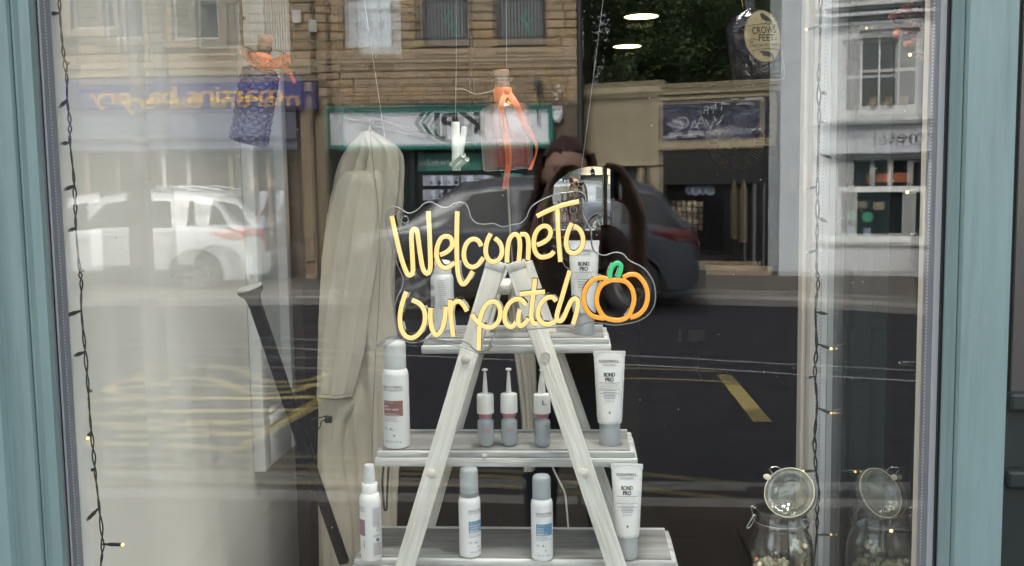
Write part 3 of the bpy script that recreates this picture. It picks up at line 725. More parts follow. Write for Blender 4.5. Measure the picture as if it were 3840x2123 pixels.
# printed banner: smoke-like swirls
mbn = bpy.data.materials.new('swirl print'); mbn.use_nodes = True; ns, lk = nodes(mbn); b_ = ns['Principled BSDF']; b_.inputs['Roughness'].default_value = .4
tc = ns.new('ShaderNodeTexCoord'); mp = ns.new('ShaderNodeMapping'); mp.inputs['Scale'].default_value = (.55, 1, 1.8); lk.new(tc.outputs['Object'], mp.inputs[0])
n1 = ns.new('ShaderNodeTexNoise'); n1.inputs['Scale'].default_value = 1.7; n1.inputs['Distortion'].default_value = 2.6; n1.inputs['Detail'].default_value = 3; lk.new(mp.outputs[0], n1.inputs['Vector'])
cr_ = ns.new('ShaderNodeValToRGB'); e = cr_.color_ramp.elements; e[0].position = .40; e[0].color = (.006, .007, .010, 1); e[1].position = .72; e[1].color = (.46, .48, .54, 1)
for p_, c_ in ((.50, (.012, .014, .035, 1)), (.56, (.08, .09, .15, 1)), (.61, (.07, .055, .055, 1))): q_ = e.new(p_); q_.color = c_
lk.new(n1.outputs[0], cr_.inputs[0]); lk.new(cr_.outputs[0], b_.inputs['Base Color'])
sg = mk('banner', MB().box(S[0], S[1], -.045, .05, S[2], S[3]), mbn, vp)
M_pale = mat('pale print', (.42, .43, .46), .5)
letters(vp, sg, 'The', R(2640, 385, 2722, 415), M_pale, 0, y=-.05)
letters(vp, sg, 'V A C', R(2545, 435, 2715, 480), M_pale, 0, y=-.05)
for a, b, c, d in ((2796, 362, 2862, 376), (2740, 366, 2772, 376), (2510, 498, 2560, 512), (2580, 492, 2640, 508)):
    q_ = R(a, b, c, d); mk('print_panel', MB().box(*q_[:2], -.05, -.0455, *q_[2:]), M_pale, sg)
for i in range(9):
    q_ = R(2650+i*24, 490-i*1.2, 2668+i*24, 500-i*1.2); mk('print_panel', MB().box(*q_[:2], -.05, -.0455, *q_[2:]), M_pale, sg)
M_vb = mat('black shopfront', (0.010, 0.010, 0.011), 0.35)
zd = S[2]-.142
mk('front', MB().box(xR, F2.at(2860, 800)[0], .0, .2, 0, zd).box(F2.at(2500, 800)[0], xL-.002, .0, .2, 0, zd).box(F2.at(2860, 800)[0]+.001, F2.at(2500, 800)[0]-.001, -.01, .2, F2.at(2700, 690)[1], zd), M_vb, vp)
mk('shop_glazing', MB().box(F2.at(2740, 800)[0], F2.at(2500, 800)[0]-.002, .10, .14, .3, F2.at(2700, 690)[1]-.001), mat('vape glass', (.008, .008, .009), .12), vp)
mk('riser', MB().box(F2.at(2740, 800)[0], F2.at(2500, 800)[0]-.002, .0, .2, 0, .299), M_vb, vp)
mk('door', MB().box(F2.at(2860, 800)[0]+.002, F2.at(2740, 800)[0]-.002, .16, .2, 0, F2.at(2700, 690)[1]-.002), M_vb, vp)
for px in (2832, 2866): x = F2.at(px, 800)[0]; mk('door_jamb', MB().box(x-.02, x+.02, -.03, .159, 0, F2.at(2850, 690)[1]), mat('grey jamb', (.10, .105, .12), .5) if px == 2832 else bpy.data.materials['grey jamb'], vp)
for px in (2610, 2663): 
    x, z = F2.at(px, 714, .09); mk('round_sticker', MB().lathe([(.085, 0), (.085, .004)], 20).xf(Matrix.Translation((x, .098, z)) @ Matrix.Rotation(pi/2, 4, 'X')), mat('blue sticker', (.22, .28, .36), .5) if px == 2610 else bpy.data.materials['blue sticker'], vp)
rr = random.Random(8)
for r_ in range(5):
    for c_ in range(5):
        a0 = 2540+c_*20+rr.uniform(-2, 2); b0 = 756+r_*22; q_ = R(a0, b0, a0+16, b0+18, y=.09)
        mk('leaflet', MB().box(*q_[:2], .092, .098, *q_[2:]), M_creamd if rr.random() < .6 else M_mortar, vp)
x, z = F2.at(2788, 780, -.05); mk('pen_sign', MB().lathe([(.075, -.55), (.075, .28), (.05, .34), (.02, .45), (0, .47)], 12).xf(Matrix.Translation((x, -.05, z))), mat('ochre sign', (.10, .075, .035), .6), vp, 40)
mk('step', MB().cbox(F2.at(2900, 1000)[0], F2.at(2560, 1000)[0], -.3, -.012, 0, .14, .01), M_trim, vp)
mk('return_wall', MB().box(xR+.01, xL-.01, .21, 4, 0, zt), M_vb, vp)
# ---- pale side building
wb = F2.thing('pale_rendered_house', 'tall pale grey rendered house end beside the black shop', 'building')
M_pg = mat('pale grey render', (0.50, 0.53, 0.56), 0.8, var=.06, vscale=3)
x1, x0 = F2.at(2931, 600)[0], F2.at(3098, 600)[0]
mk('wall', MB().box(x0, x1, -.25, 3, 0, 5.2), M_pg, wb)
mk('roof', MB().cbox(x0-.1, x1+.1, -.4, 3, 5.201, 5.34, .01), M_slate, wb)
mk('vent', MB().cbox(F2.at(3036, 800)[0], F2.at(3012, 800)[0], -.29, -.251, 1.3, 1.7, .01), M_wf, wb)
# ---- cafe with sash window
gm = F2.thing('cafe_building', 'white painted cafe with sash windows and pale lettered fascia', 'building')
M_wp = mat('white masonry paint', (0.56, 0.56, 0.57), 0.75, var=.07, vscale=2.5)
x1, x0 = F2.at(3099, 600)[0], F2.at(4300, 600)[0]
g1 = R(3222, 112, 3448, 408); g0 = R(3560, 95, 3800, 395); gs = R(3200, 600, 3476, 905); gs2 = R(3500, 600, 3800, 905)
zc0 = F2.at(3300, 8)[1]
mk('wall', wall_with_holes(x0, x1, 0, zc0+1.2, [g1, g0, gs, gs2], 0, .25), M_wp, gm)
for q_ in (g1, g0):
    sash(gm, q_, M_wf, M_wglass, 2, t=.05, rec=.10, rail=.5)
    mk('sill', MB().cbox(q_[0]-.1, q_[1]+.1, -.09, .08, q_[2]-.10, q_[2]-.002, .01), M_wp, gm)
    mk('surround', MB().cbox(q_[0]-.14, q_[0]-.002, -.04, -.001, q_[2], q_[3]+.14, .008).cbox(q_[1]+.002, q_[1]+.14, -.04, -.001, q_[2], q_[3]+.14, .008).cbox(q_[0]-.001, q_[1]+.001, -.05, -.001, q_[3]+.002, q_[3]+.14, .008), M_wp, gm)
    for k_ in range(3): xx = q_[0]+.2+k_*.22; mk('plant_pot', MB().lathe([(.05, 0), (.07, .12), (.06, .12)], 12).xf(Matrix.Translation((xx, .06, q_[2]+.06))), M_creamd, gm, 40)
for i in range(5): mk('eaves_board', MB().cbox(x0, x1, -.22+.03*i, -.001, zc0+.02-.075*i, zc0+.075-.075*i, .006), M_wp if i % 2 else M_slate, gm)
fz = R(3105, 470, 3560, 572)
mk('cornice', MB().cbox(x0, x1, -.24, -.001, fz[3]+.06, fz[3]+.13, .01).cbox(x0, x1, -.16, -.001, fz[3]+.002, fz[3]+.058, .008), M_wp, gm)
sg = mk('fascia', MB().cbox(x0+.02, x1-.02, -.10, -.001, fz[2], fz[3], .006), mat('grey white fascia', (.50, .50, .53), .5), gm)
M_gr = mat('grey lettering', (.035, .035, .045), .5)
letters(gm, sg, 'gourmet', R(3332, 482, 3640, 532, y=-.1), M_gr, .012, y=-.104)
letters(gm, sg, '01457 867272', R(3150, 500, 3318, 517, y=-.1), M_gr, 0, y=-.104)
letters(gm, sg, 'bakery cafe', R(3240, 472, 3330, 484, y=-.1), M_gr, 0, y=-.104)
letters(gm, sg, 'freshly made sandwiches', R(3362, 540, 3560, 548, y=-.1), mat('blue small print', (.1, .1, .3), .5), 0, y=-.104)
mk('lintel', MB().cbox(x0, x1, -.08, -.001, fz[2]-.09, fz[2]-.002, .008), M_slate, gm)
for q_ in (gs, gs2):
    wn = mk('shop_glazing', MB().box(*q_[:2], .12, .15, *q_[2:]), M_wglass, gm)
    t = .06; zr = q_[2]+(q_[3]-q_[2])*.64
    mk('frame', MB().box(q_[0], q_[1], .03, .118, q_[2]+.0, q_[2]+.07).box(q_[0], q_[1], .03, .118, zr-.045, zr+.045).box(q_[0], q_[0]+t, .031, .117, q_[2]+.071, zr-.046).box(q_[1]-t, q_[1], .031, .117, q_[2]+.071, zr-.046), M_wf, wn)
    mk('mullion', MB().box((q_[0]+q_[1])/2-.04, (q_[0]+q_[1])/2+.04, .03, .118, zr+.046, q_[3]), M_wf, wn)
mk('sill', MB().cbox(x0, x1, -.06, -.001, gs[2]-.07, gs[2]-.002, .01), M_wf, gm)
q_ = R(3316, 648, 3412, 684, y=.1); mk('orange_poster', MB().box(*q_[:2], .108, .116, *q_[2:]), mat('orange poster', (.45, .13, .05), .6), gm)
x, z = F2.at(3254, 815, .1); mk('green_sticker', MB().lathe([(.085, 0), (.085, .004)], 20).xf(Matrix.Translation((x, .116, z)) @ Matrix.Rotation(pi/2, 4, 'X')), mat('green sticker', (.05, .35, .18), .5), gm)
q_ = R(3274, 758, 3318, 788, y=.1); mk('notice', MB().box(*q_[:2], .108, .116, *q_[2:]), M_cream, gm)
q_ = R(3238, 855, 3266, 888, y=.1); mk('notice', MB().box(*q_[:2], .108, .116, *q_[2:]), bpy.data.materials['blue sticker'], gm)
mk('roof', MB().add([(x0, -.3, zc0+1.2), (x1, -.3, zc0+1.2), (x1, 4, zc0+3), (x0, 4, zc0+3)], [(0, 1, 2, 3)]).box(x0+.01, x1-.01, .26, 3, 0, zc0+1.19), M_slate, gm)

# ---- trees behind the low wall
M_leaf = mat('tree leaf', (0.045, 0.075, 0.022), 0.6, var=.5, vscale=1.2, rnd=.0)
M_bark = mat('bark', (0.05, 0.04, 0.03), 0.9, var=.3, vscale=8, bump=1)
def tree(lab, px, off, h, rad, seed, nl):
    r_ = random.Random(seed); x, _ = F2.at(px, 600, off)
    base = Matrix.Translation(F2.loc) @ Matrix.Rotation(F2.rz, 4, 'Z') @ Matrix.Translation((x, off, 0))
    t = thing('tree', lab, 'tree', base.translation, (0, 0, F2.rz), group='trees behind the low wall')
    tr = MB().tube(catmull([(0, 0, 0), (.05, 0, h*.25), (-.08, .05, h*.5), (.05, 0, h*.8)], 4), [.20*(1-.045*i) for i in range(13)], 9)
    for i in range(9):
        a = r_.uniform(0, 6.28); z = h*r_.uniform(.28, .7); L = rad*r_.uniform(.6, .95)
        tr.tube([(0, 0, z), (math.cos(a)*L*.5, math.sin(a)*L*.5, z+L*.3), (math.cos(a)*L, math.sin(a)*L, z+L*.45)], [.07, .045, .015], 6)
    mk('trunk', tr, M_bark, t, 60)
    lf = MB(); cl = [(Vector((max(-.8, min(.8, r_.gauss(0, .42)))*rad, max(-.8, min(.8, r_.gauss(0, .42)))*rad, h*.62+max(-.32, min(.32, r_.gauss(0, .24)))*h)), r_.uniform(.35, .75)) for _ in range(46)]
    for _ in range(nl):
        c, cr_ = r_.choice(cl); d = Vector((r_.gauss(0, 1), r_.gauss(0, 1), r_.gauss(0, .8))).normalized()*cr_*r_.uniform(.3, 1)
        p = c+d; s_ = r_.uniform(.035, .07); a = Vector((r_.gauss(0, 1), r_.gauss(0, 1), r_.gauss(0, .5))).normalized(); b = a.cross(Vector((r_.gauss(0, 1), r_.gauss(0, 1), r_.gauss(0, 1)))).normalized()
        lf.add([p-a*s_, p+b*s_*.55, p+a*s_, p-b*s_*.55], [(0, 1, 2, 3)])
    mk('crown', lf, M_leaf, t)
tree('broad leafy tree rising behind the cream wall', 2310, 3.2, 6.6, 1.9, 1, 17000)
tree('leafy tree rising behind the banner shop', 2640, 4.2, 7.2, 2.1, 2, 18000)
tree('small leafy tree between cream wall and pale house', 2850, 5.6, 6.8, 1.8, 3, 13000)
tree('tall dark tree at the back of the yard', 2480, 7.5, 9.0, 2.6, 4, 17000)
tree('old spreading tree on the wooded bank', 2720, 9.5, 10.0, 3.0, 5, 17000)
tree('dense tree against the stone gable', 2200, 8.5, 9.5, 2.8, 6, 17000)
# wooded bank rising behind the yard
xa_, xb_ = F2.at(3300, 300)[0]-3, F2.at(1900, 300)[0]+3
rows = [[(xa_+(xb_-xa_)*i/30, 11+j*1.1+.5*math.sin(i*1.3+j), .2+j*.95+.5*math.sin(i*.9+j*1.7)+.3*math.sin(i*2.3)) for i in range(31)] for j in range(12)]
hl = MB().grid(rows).xf(Matrix.Translation(F2.loc) @ Matrix.Rotation(F2.rz, 4, 'Z'))
o = mk('wooded_bank', hl, mat('bank undergrowth', (.030, .042, .016), .95, var=.6, vscale=1.5, bump=1.5, bscale=4), None, 60); tag(o, kind='structure')
# ---- street sign post on the near pavement
c = G(590, 1790, PAVE); c.z = PAVE
sp = thing('street_sign_post', 'grey sign post with a tall plain notice board on the near pavement', 'sign post', c)
s_ = 2*0+(-c.y+1.35)/FPX
mk('post', MB().lathe([(.038, 0), (.038, 3.3), (0, 3.3)], 14), mat('galvanised post', (.30, .30, .31), .5, metal=.4, var=.1), sp, 40)
mk('board', MB().cbox(-.20, .03, .042, .062, .98, 1.60, .006), mat('grey board', (.045, .043, .042), .6, var=.15, vscale=4), sp)
mk('notice', MB().box(-.18, -.03, .063, .066, 1.40, 1.50).box(-.17, .01, .063, .066, 1.10, 1.32), mat('notice', (.12, .115, .11), .6, var=.2, vscale=20), sp)
mk('clamp', MB().cbox(-.05, .05, -.045, .041, 1.5, 1.53, .004).cbox(-.05, .05, -.045, .041, 1.05, 1.08, .004), M_spacer, sp)

# ================================================================ cars
M_tyre = mat('tyre', (0.015, 0.015, 0.016), 0.85)
M_rim = mat('alloy rim', (0.35, 0.35, 0.37), 0.35, metal=0.7)
M_carglass = mat('car glass', (0.012, 0.013, 0.015), 0.12, spec=0.35)
M_tail = mat('red lens', (0.60, 0.035, 0.03), 0.15, coat=.6)
M_tailo = mat('amber lens', (0.55, 0.20, 0.06), 0.15, coat=.6)
M_clearlens = mat('clear lens', (0.55, 0.55, 0.57), 0.12, coat=.5)
M_trimb = mat('black trim', (0.02, 0.02, 0.021), 0.6)
M_plate = mat('yellow plate', (0.55, 0.42, 0.06), 0.5)
M_platew = mat('white plate', (0.60, 0.60, 0.60), 0.5)
def interp(tab, x):
    if x <= tab[0][0]: return tab[0][1]
    for (a, p), (b, q) in zip(tab[:-1], tab[1:]):
        if x <= b: t = (x-a)/(b-a); t = t*t*(3-2*t)*.5+t*.5; return p+(q-p)*t
    return tab[-1][1]
def car(lab, paint, L, W, top, belt, arch, loc, rz, wheels, lightm, plate, roof_rail=False):
    """top, belt: height along the length (x=0 rear, x=L front); side windows between pillars"""
    t = thing('parked_car', lab, 'car', loc, (0, 0, rz)); R_ = .335
    hw = lambda x: W/2*(1-.10*max(0, (.35-x)/.35)**2-.16*max(0, (x-(L-.75))/.75)**2)
    def sec(x, s):       # s 0..1 from sill to roof centre
        b = interp(belt, x); tp = max(interp(top, x), b+.004); h = hw(x)
        zb = .24
        for xw in wheels:
            d = abs(x-xw)
            if d < arch: zb = max(zb, R_+math.sqrt(max(arch*arch-d*d, 0))-.03)
        zb = min(zb, b-.08); gh = tp-b
        pts = [(h*.96, zb), (h*.995, zb+(b-zb)*.33), (h, zb+(b-zb)*.62), (h*.985, b-.02), (h*.955, b), (h*(.955-.17*min(gh/.6, 1)), b+gh*.80), (h*(.955-.24*min(gh/.6, 1)), b+gh*.93), (h*.45, tp-.0*gh), (0, tp+.012)]
        k = s*(len(pts)-1); i = min(int(k), len(pts)-2); f = k-i
        return pts[i][0]+(pts[i+1][0]-pts[i][0])*f, pts[i][1]+(pts[i+1][1]-pts[i][1])*f
    xs = [L*i/90 for i in range(91)]; xs[0] = 0.0
    mb = MB(); half = [i/16 for i in range(17)]
    for sgn in (1, -1):
        mb.grid([[(x, sgn*sec(x, s)[0], sec(x, s)[1]) for s in half] for x in xs])
    for x in (0, L):
        ring = [(x, sec(x, s)[0], sec(x, s)[1]) for s in half]+[(x, -sec(x, s)[0], sec(x, s)[1]) for s in half[::-1][1:]]
        mb.add(ring, [tuple(range(len(ring)))])
    body = mk('body', mb, paint, t, 40)
    mk('underbody', MB().box(.1, L-.1, -W/2+.12, W/2-.12, .2, .6), M_trimb, t)
    def patch(xa, xb, sa, sb, sgn, off, n=10, slant=(0, 0)):
        rows = []
        for i in range(n+1):
            r_ = []
            for j in range(5):
                s = sa+(sb-sa)*j/4; x = xa+(xb-xa)*i/n+(slant[0]*(1-i/n)+slant[1]*i/n)*(j/4)
                y, z = sec(x, s); r_.append((x, sgn*(y+off), z+off*.4))
            rows.append(r_)
        return MB().grid(rows)
    S_ = lambda k: k/8
    for sgn in (1, -1):
        for xa, xb, sl in arch_windows(L, top, belt):
            mk('side_window', patch(xa, xb, S_(4)+.012, S_(5)-.01, sgn, .006, slant=sl), M_carglass, body, 50)
        for sx in (1.08, 2.11, 3.02): mk('door_seam', patch(sx, sx+.014, S_(1)*.75, S_(4), sgn, .003, n=1), M_trimb, body)
        mk('sill_trim', patch(wheels[0]+arch+.02, wheels[1]-arch-.02, 0, S_(1)*.7, sgn, .006), M_trimb, body)
        dx = (wheels[0]+wheels[1])/2
        for hx in (dx-.55, dx+.42):
            y, z = sec(hx, S_(3)-.01); mk('door_handle', MB().cbox(hx-.09, hx+.09, sgn*(y+.018)-.014, sgn*(y+.018)+.014, z-.06, z-.03, .008), paint, body)
        tl = mk('tail_light', patch(.015, .56, S_(2)+.075, S_(4)-.03, sgn, .012, slant=(0, -.20)), lightm, body, 50)
        mk('amber_lens', patch(.10, .26, S_(2)+.09, S_(3)+.02, sgn, .016), M_tailo if lightm is M_tail else lightm, tl, 50)
        mk('headlight', patch(L-.50, L-.06, S_(2)+.03, S_(4)-.03, sgn, .010), M_clearlens if lightm is M_tail else M_carglass, body, 50)
        for xw in wheels:
            w_ = mk('wheel', MB().lathe([(.20, -.10), (.30, -.105), (R_, -.07), (R_, .07), (.30, .105), (.20, .10)], 28).xf(Matrix.Translation((xw, sgn*(W/2-.13), R_)) @ Matrix.Rotation(pi/2, 4, 'X')), M_tyre, t, 40)
            rm = MB().lathe([(.205, -.02), (.205, .02), (.17, .02), (.17, -.02), (.205, -.02)], 24).lathe([(0, -.02), (.05, -.02), (.05, .03), (0, .035)], 14)
            for k in range(5):
                a = 2*pi*k/5; rm.merge(MB().box(.03, .19, -.028, .028, -.015, .02), Matrix.Rotation(a, 4, 'Z'))
            mk('rim', rm.xf(Matrix.Translation((xw, sgn*(W/2-.045), R_)) @ Matrix.Rotation(-sgn*pi/2, 4, 'X')), M_rim, w_, 30)
            ring = [(xw+math.cos(pi*i/16)*(arch-.0), sgn*(W/2*.99), R_-.03+math.sin(pi*i/16)*arch) for i in range(17)]
            mk('arch_trim', MB().tube(ring, .022, 6), M_trimb if roof_rail else paint, body, 60)
        if roof_rail: mk('roof_rail', MB().tube([(.75, sgn*W*.33, interp(top, .75)+.03), (1.2, sgn*W*.335, interp(top, 1.2)+.055), (L*.52, sgn*W*.335, interp(top, L*.52)+.05)], .018, 6), paint, body, 60)
    # rear window lies on the sloping end of the roof line, windscreen on the front slope
    def topstrip(xa, xb, wf):
        rows = []
        for i in range(7):
            x = xa+(xb-xa)*i/6; tp = interp(top, x)+.018; h = hw(x)*wf
            rows.append([(x, -h, tp-.03), (x, -h*.5, tp), (x, h*.5, tp), (x, h, tp-.03)])
        return MB().grid(rows)
    r0, r1, f0, f1 = SLOPES
    mk('rear_window', topstrip(r0, r1, .66), M_carglass, body, 60); mk('windscreen', topstrip(f0, f1, .70), M_carglass, body, 60)
    mk('rear_bumper', MB().cbox(-.06, .16, -W/2+.1, W/2-.1, .30, .58, .04), paint, t)
    mk('front_bumper', MB().cbox(L-.14, L+.06, -W/2+.16, W/2-.16, .26, .58, .04), paint, t)
    mk('number_plate', MB().cbox(-.085, -.062, -.26, .26, .62, .73, .004), M_plate, t)
    p2_ = mk('number_plate', MB().cbox(L+.062, L+.08, -.26, .26, .40, .51, .004), M_platew, t)
    tx = text_mb(plate, width=.44, height=.07, x0=0, z0=.42, y=0, offset=.01).xf(Matrix.Translation((L+.083, 0, 0)) @ Matrix.Rotation(pi/2, 4, 'Z'))
    mk('lettering', tx, M_ink, p2_)
    tx = text_mb(plate, width=.44, height=.07, x0=0, z0=.64, y=0, offset=.01).xf(Matrix.Translation((-.088, 0, 0)) @ Matrix.Rotation(-pi/2, 4, 'Z'))
    mk('lettering', tx, M_ink, t)
    mk('grille', MB().box(L+.0, L+.061, -.42, .42, .60, .72), M_trimb, t)
    return t
SLOPES = (.10, .50, 2.80, 3.45)
def arch_windows(L, top, belt): return [(.16, .90, (.24, -.03)), (1.12, 2.06, (.05, 0)), (2.16, 3.05, (0, -.42))]
M_silver = mat('white car paint', (0.66, 0.68, 0.69), 0.28, coat=.6)
M_grey = mat('dark grey car paint', (0.040, 0.044, 0.056), 0.35, spec=.35, coat=.15)
topA = [(0, .60), (.03, .98), (.12, 1.05), (.52, 1.50), (.85, 1.58), (1.6, 1.62), (2.3, 1.60), (2.75, 1.54), (3.45, 1.06), (3.9, .98), (4.12, .80), (4.16, .6)]
beltA = [(0, .58), (.03, .96), (.5, 1.00), (2, .98), (3.3, .97), (3.7, .93), (4.1, .74), (4.16, .56)]
def place_car(lab, paint, pxr, pyg, deg, plate, lm, rail, W=1.75, sz=1.0):
    """rear wheel side at the mirrored ground pixel; the car points away along -X of the street"""
    g = G(pxr, pyg); c = car(lab, paint, 4.16, W, topA, beltA, .40, (0, 0, 0), 0, (.78, 3.28), lm, plate, rail)
    a = math.radians(deg); c.rotation_euler = (0, 0, a); c.scale = (sz, sz, sz)
    return c, g
c, g = place_car('white hatchback suv parked outside the bakery', M_silver, 738, 1112, 180-3.8, 'YK07 LXM', M_tail, True)
a = c.rotation_euler[2]; off = Matrix.Rotation(a, 3, 'Z') @ Vector((.78, -.87, 0)); c.location = (g.x-off.x, g.y-off.y, 0)
M_taild = mat('dark red lens', (0.07, 0.006, 0.008), 0.15, coat=.6)
c, g = place_car('dark grey suv parked outside the recruitment office', M_grey, 2375, 1192, 180-3.0, 'MA66 TYV', M_taild, False, W=1.82, sz=1.06)
a = c.rotation_euler[2]; off = Matrix.Rotation(a, 3, 'Z') @ Vector((.78*1.06, -.91*1.06, 0)); c.location = (g.x-off.x, g.y-off.y, 0)
M_midgrey = mat('mid grey car paint', (0.10, 0.11, 0.12), 0.3, coat=.5)
c, g = place_car('grey car nosing into view outside the white cafe', M_midgrey, 3490, 1110, 196, 'PN61 KDU', M_tail, False)
a = c.rotation_euler[2]; off = Matrix.Rotation(a, 3, 'Z') @ Vector((4.05, -.7, 0)); c.location = (g.x-off.x+.25, g.y-off.y, 0)

# ================================================================ people
def skin_mesh(nodes_, edges, sub=3):
    me = bpy.data.meshes.new('sk'); names = list(nodes_); idx = {n: i for i, n in enumerate(names)}
    me.from_pydata([nodes_[n][0] for n in names], [(idx[a], idx[b]) for a, b in edges], [])
    o = bpy.data.objects.new('sk', me); COL.objects.link(o)
    o.modifiers.new('s', 'SKIN'); 
    for i, n in enumerate(names):
        r_ = nodes_[n][1]; sv = me.skin_vertices[0].data[i]; sv.radius = r_ if isinstance(r_, tuple) else (r_, r_); sv.use_root = (i == 0)
    m = o.modifiers.new('u', 'SUBSURF'); m.levels = sub; m.render_levels = sub
    dg = bpy.context.evaluated_depsgraph_get(); dg.update(); e = o.evaluated_get(dg); m2 = e.to_mesh()
    mb = MB(); mb.add([v.co.copy() for v in m2.vertices], [tuple(p.vertices) for p in m2.polygons]); e.to_mesh_clear()
    bpy.data.objects.remove(o); bpy.data.meshes.remove(me); return mb
def head_mb(c, s, yaw):
    """head with brow, nose, mouth, chin and ears, facing local +Y"""
    n, m = 28, 24; mb = MB(); rows = []
    for j in range(n+1):
        th = pi*j/n; r_ = []
        for i in range(m):
            ph = 2*pi*i/m; d = Vector((math.sin(th)*math.sin(ph), math.sin(th)*math.cos(ph), -math.cos(th)))
            x, y, z = d.x*.075, d.y*.095, d.z*.118
            if z < -.02: k = (-.02-z)/.1; x *= 1-.32*k; y *= 1-.12*k
            fr = max(0, d.y)**6*max(0, 1-abs(d.x)*2.2)
            if -.035 < z < .025: y += .022*fr*(1-abs(z+.012)/.04 if z < -.012 else 1-(z+.012)/.05)     # nose
            if .02 < z < .045: y += .004*max(0, d.y)                                                     # brow
            if .0 < z < .022 and .18 < abs(d.x) < .62 and d.y > .4: y -= .007                            # eye sockets
            if -.062 < z < -.048 and abs(d.x) < .36 and d.y > .5: y += .005                              # lips
            if -.105 < z < -.085 and d.y > .5: y += .006                                                 # chin
            r_.append(Vector((x, y, z)))
        rows.append(r_+[r_[0]])
    mb.grid(rows)
    for sx in (-1, 1): mb.sphere((sx*.077, -.008, -.005), .030, 8, sc=(.35, .7, 1.1))
    return mb.xf(Matrix.Translation(c) @ Matrix.Rotation(yaw, 4, 'Z') @ Matrix.Scale(s, 4))
M_skin = mat('skin', (0.48, 0.29, 0.21), 0.5, var=.06, vscale=10, sss=.1)
M_eye = mat('eye', (.05, .04, .035), .2)
M_lip = mat('lips', (.42, .18, .15), .45)
def person(lab, loc, rz, pose, H, topm, legm, shoem, hairm, hair, sleeve, low_top=.0):
    t = thing('person', lab, 'person', loc, (0, 0, rz)); J = pose
    N = {'pelvis': ((0, 0, .95), (.155, .11)), 'waist': ((0, .01, 1.08), (.135, .095)), 'chest': ((0, .0, 1.27), (.155, .105)), 'collar': ((0, -.01, 1.41), (.10, .075)),
         'neck': ((0, .0, 1.48), .052), 'skull': ((0, .02, 1.56), .058)}
    E = [('pelvis', 'waist'), ('waist', 'chest'), ('chest', 'collar'), ('collar', 'neck'), ('neck', 'skull')]
    for s, q_ in (('l', -1), ('r', 1)):
        N['hip'+s] = ((q_*.095, 0, .90), (.095, .095)); N['knee'+s] = (J['knee'+s], .062); N['calf'+s] = (tuple(Vector(J['knee'+s]).lerp(Vector(J['ankle'+s]), .35)), .056); N['ankle'+s] = (J['ankle'+s], .042); N['ball'+s] = (tuple(Vector(J['ankle'+s])+Vector((q_*.02, .12, -.05))), (.045, .028)); N['toe'+s] = (tuple(Vector(J['ankle'+s])+Vector((q_*.025, .19, -.055))), (.035, .02))
        N['sh'+s] = ((q_*.165, -.005, 1.385), .058); N['el'+s] = (J['el'+s], .036); N['fo'+s] = (tuple(Vector(J['el'+s]).lerp(Vector(J['wr'+s]), .3)), .034); N['wr'+s] = (J['wr'+s], .027); N['pa'+s] = (J['pa'+s], (.036, .018))
        E += [('pelvis', 'hip'+s), ('hip'+s, 'knee'+s), ('knee'+s, 'calf'+s), ('calf'+s, 'ankle'+s), ('ankle'+s, 'ball'+s), ('ball'+s, 'toe'+s), ('collar', 'sh'+s), ('sh'+s, 'el'+s), ('el'+s, 'fo'+s), ('fo'+s, 'wr'+s), ('wr'+s, 'pa'+s)]
        for k, ch in enumerate(J['fing'+s]):
            prev = 'pa'+s
            for i, p in enumerate(ch):
                nm = f'f{s}{k}{i}'; N[nm] = (p, .0095-.0012*i); E.append((prev, nm)); prev = nm
    mb = skin_mesh(N, E)
    hc = Vector((0, .03, 1.615))+Vector(J.get('head', (0, 0, 0)))
    hd = head_mb(hc, 1.0, J.get('hyaw', 0)); mb.m = []
    zsh = sleeve
    for f in mb.f:
        c = sum((mb.v[i] for i in f), Vector())/len(f)
        arm = abs(c.x) > .205 or c.y > .20
        if c.z > 1.455: k = 0
        elif c.z < .10: k = 3
        elif c.z < .93 and not (arm and c.z > .75): k = 2
        elif arm: k = 1 if (c-Vector((math.copysign(.165, c.x), 0, 1.385))).length < zsh else 0
        else: k = 1
        mb.m.append(k)
    mb.merge(hd, None, 0)
    b = mk('body', mb, [M_skin, topm, legm, shoem], t, 180)
    for f_, nm, mm in (((-.030, .088, .012), 'eye', M_eye), ((.030, .088, .012), 'eye', M_eye)):
        mk(nm, MB().sphere(hc+Vector(f_), .011, 8), mm, t, 180)
    mk('mouth', MB().sphere(hc+Vector((0, .086, -.054)), .02, 8, sc=(1, .35, .3)), M_lip, t, 180)
    mk('hair', hair(hc), hairm, t, 60)
    s_ = H/1.74; t.scale = (s_, s_, s_)
    return t
def hair_cap(hc, long=0.0, seed=1):
    mb = MB(); r_ = random.Random(seed)
    n, m = 18, 30; rows = []
    for j in range(n+1):
        th = pi*.60*j/n; row = []
        for i in range(m+1):
            ph = 2*pi*i/m; d = Vector((math.sin(th)*math.sin(ph), math.sin(th)*math.cos(ph), math.cos(th)))
            wv = 1+.02*math.sin(ph*9+j*.3)
            x, y, z = d.x*.088*wv, d.y*.104*wv-.008, d.z*.128*wv
            if d.y > .15 and z < .065: y -= .03*(d.y); z = max(z, .060)     # hairline above the forehead
            row.append(hc+Vector((x, y, z)))
        rows.append(row)
    mb.grid(rows)
    if long:
        for k in range(70):
            a = r_.uniform(pi*.42, pi*1.58); x, y = math.sin(a)*.086, math.cos(a)*.098-.012
            L = long*r_.uniform(.75, 1.0); b = hc+Vector((x, y, r_.uniform(.0, .07)))
            pts = catmull([b, b+Vector((x*.18, y*.18, -.10)), b+Vector((x*.42+r_.uniform(-.02, .02), y*.35+r_.uniform(-.02, .02), -L*.6)), b+Vector((x*.35+r_.uniform(-.03, .03), y*.3, -L))], 3)
            mb.tube(pts, [.012]+[.014]*(len(pts)-2)+[.003], 5)
    return mb
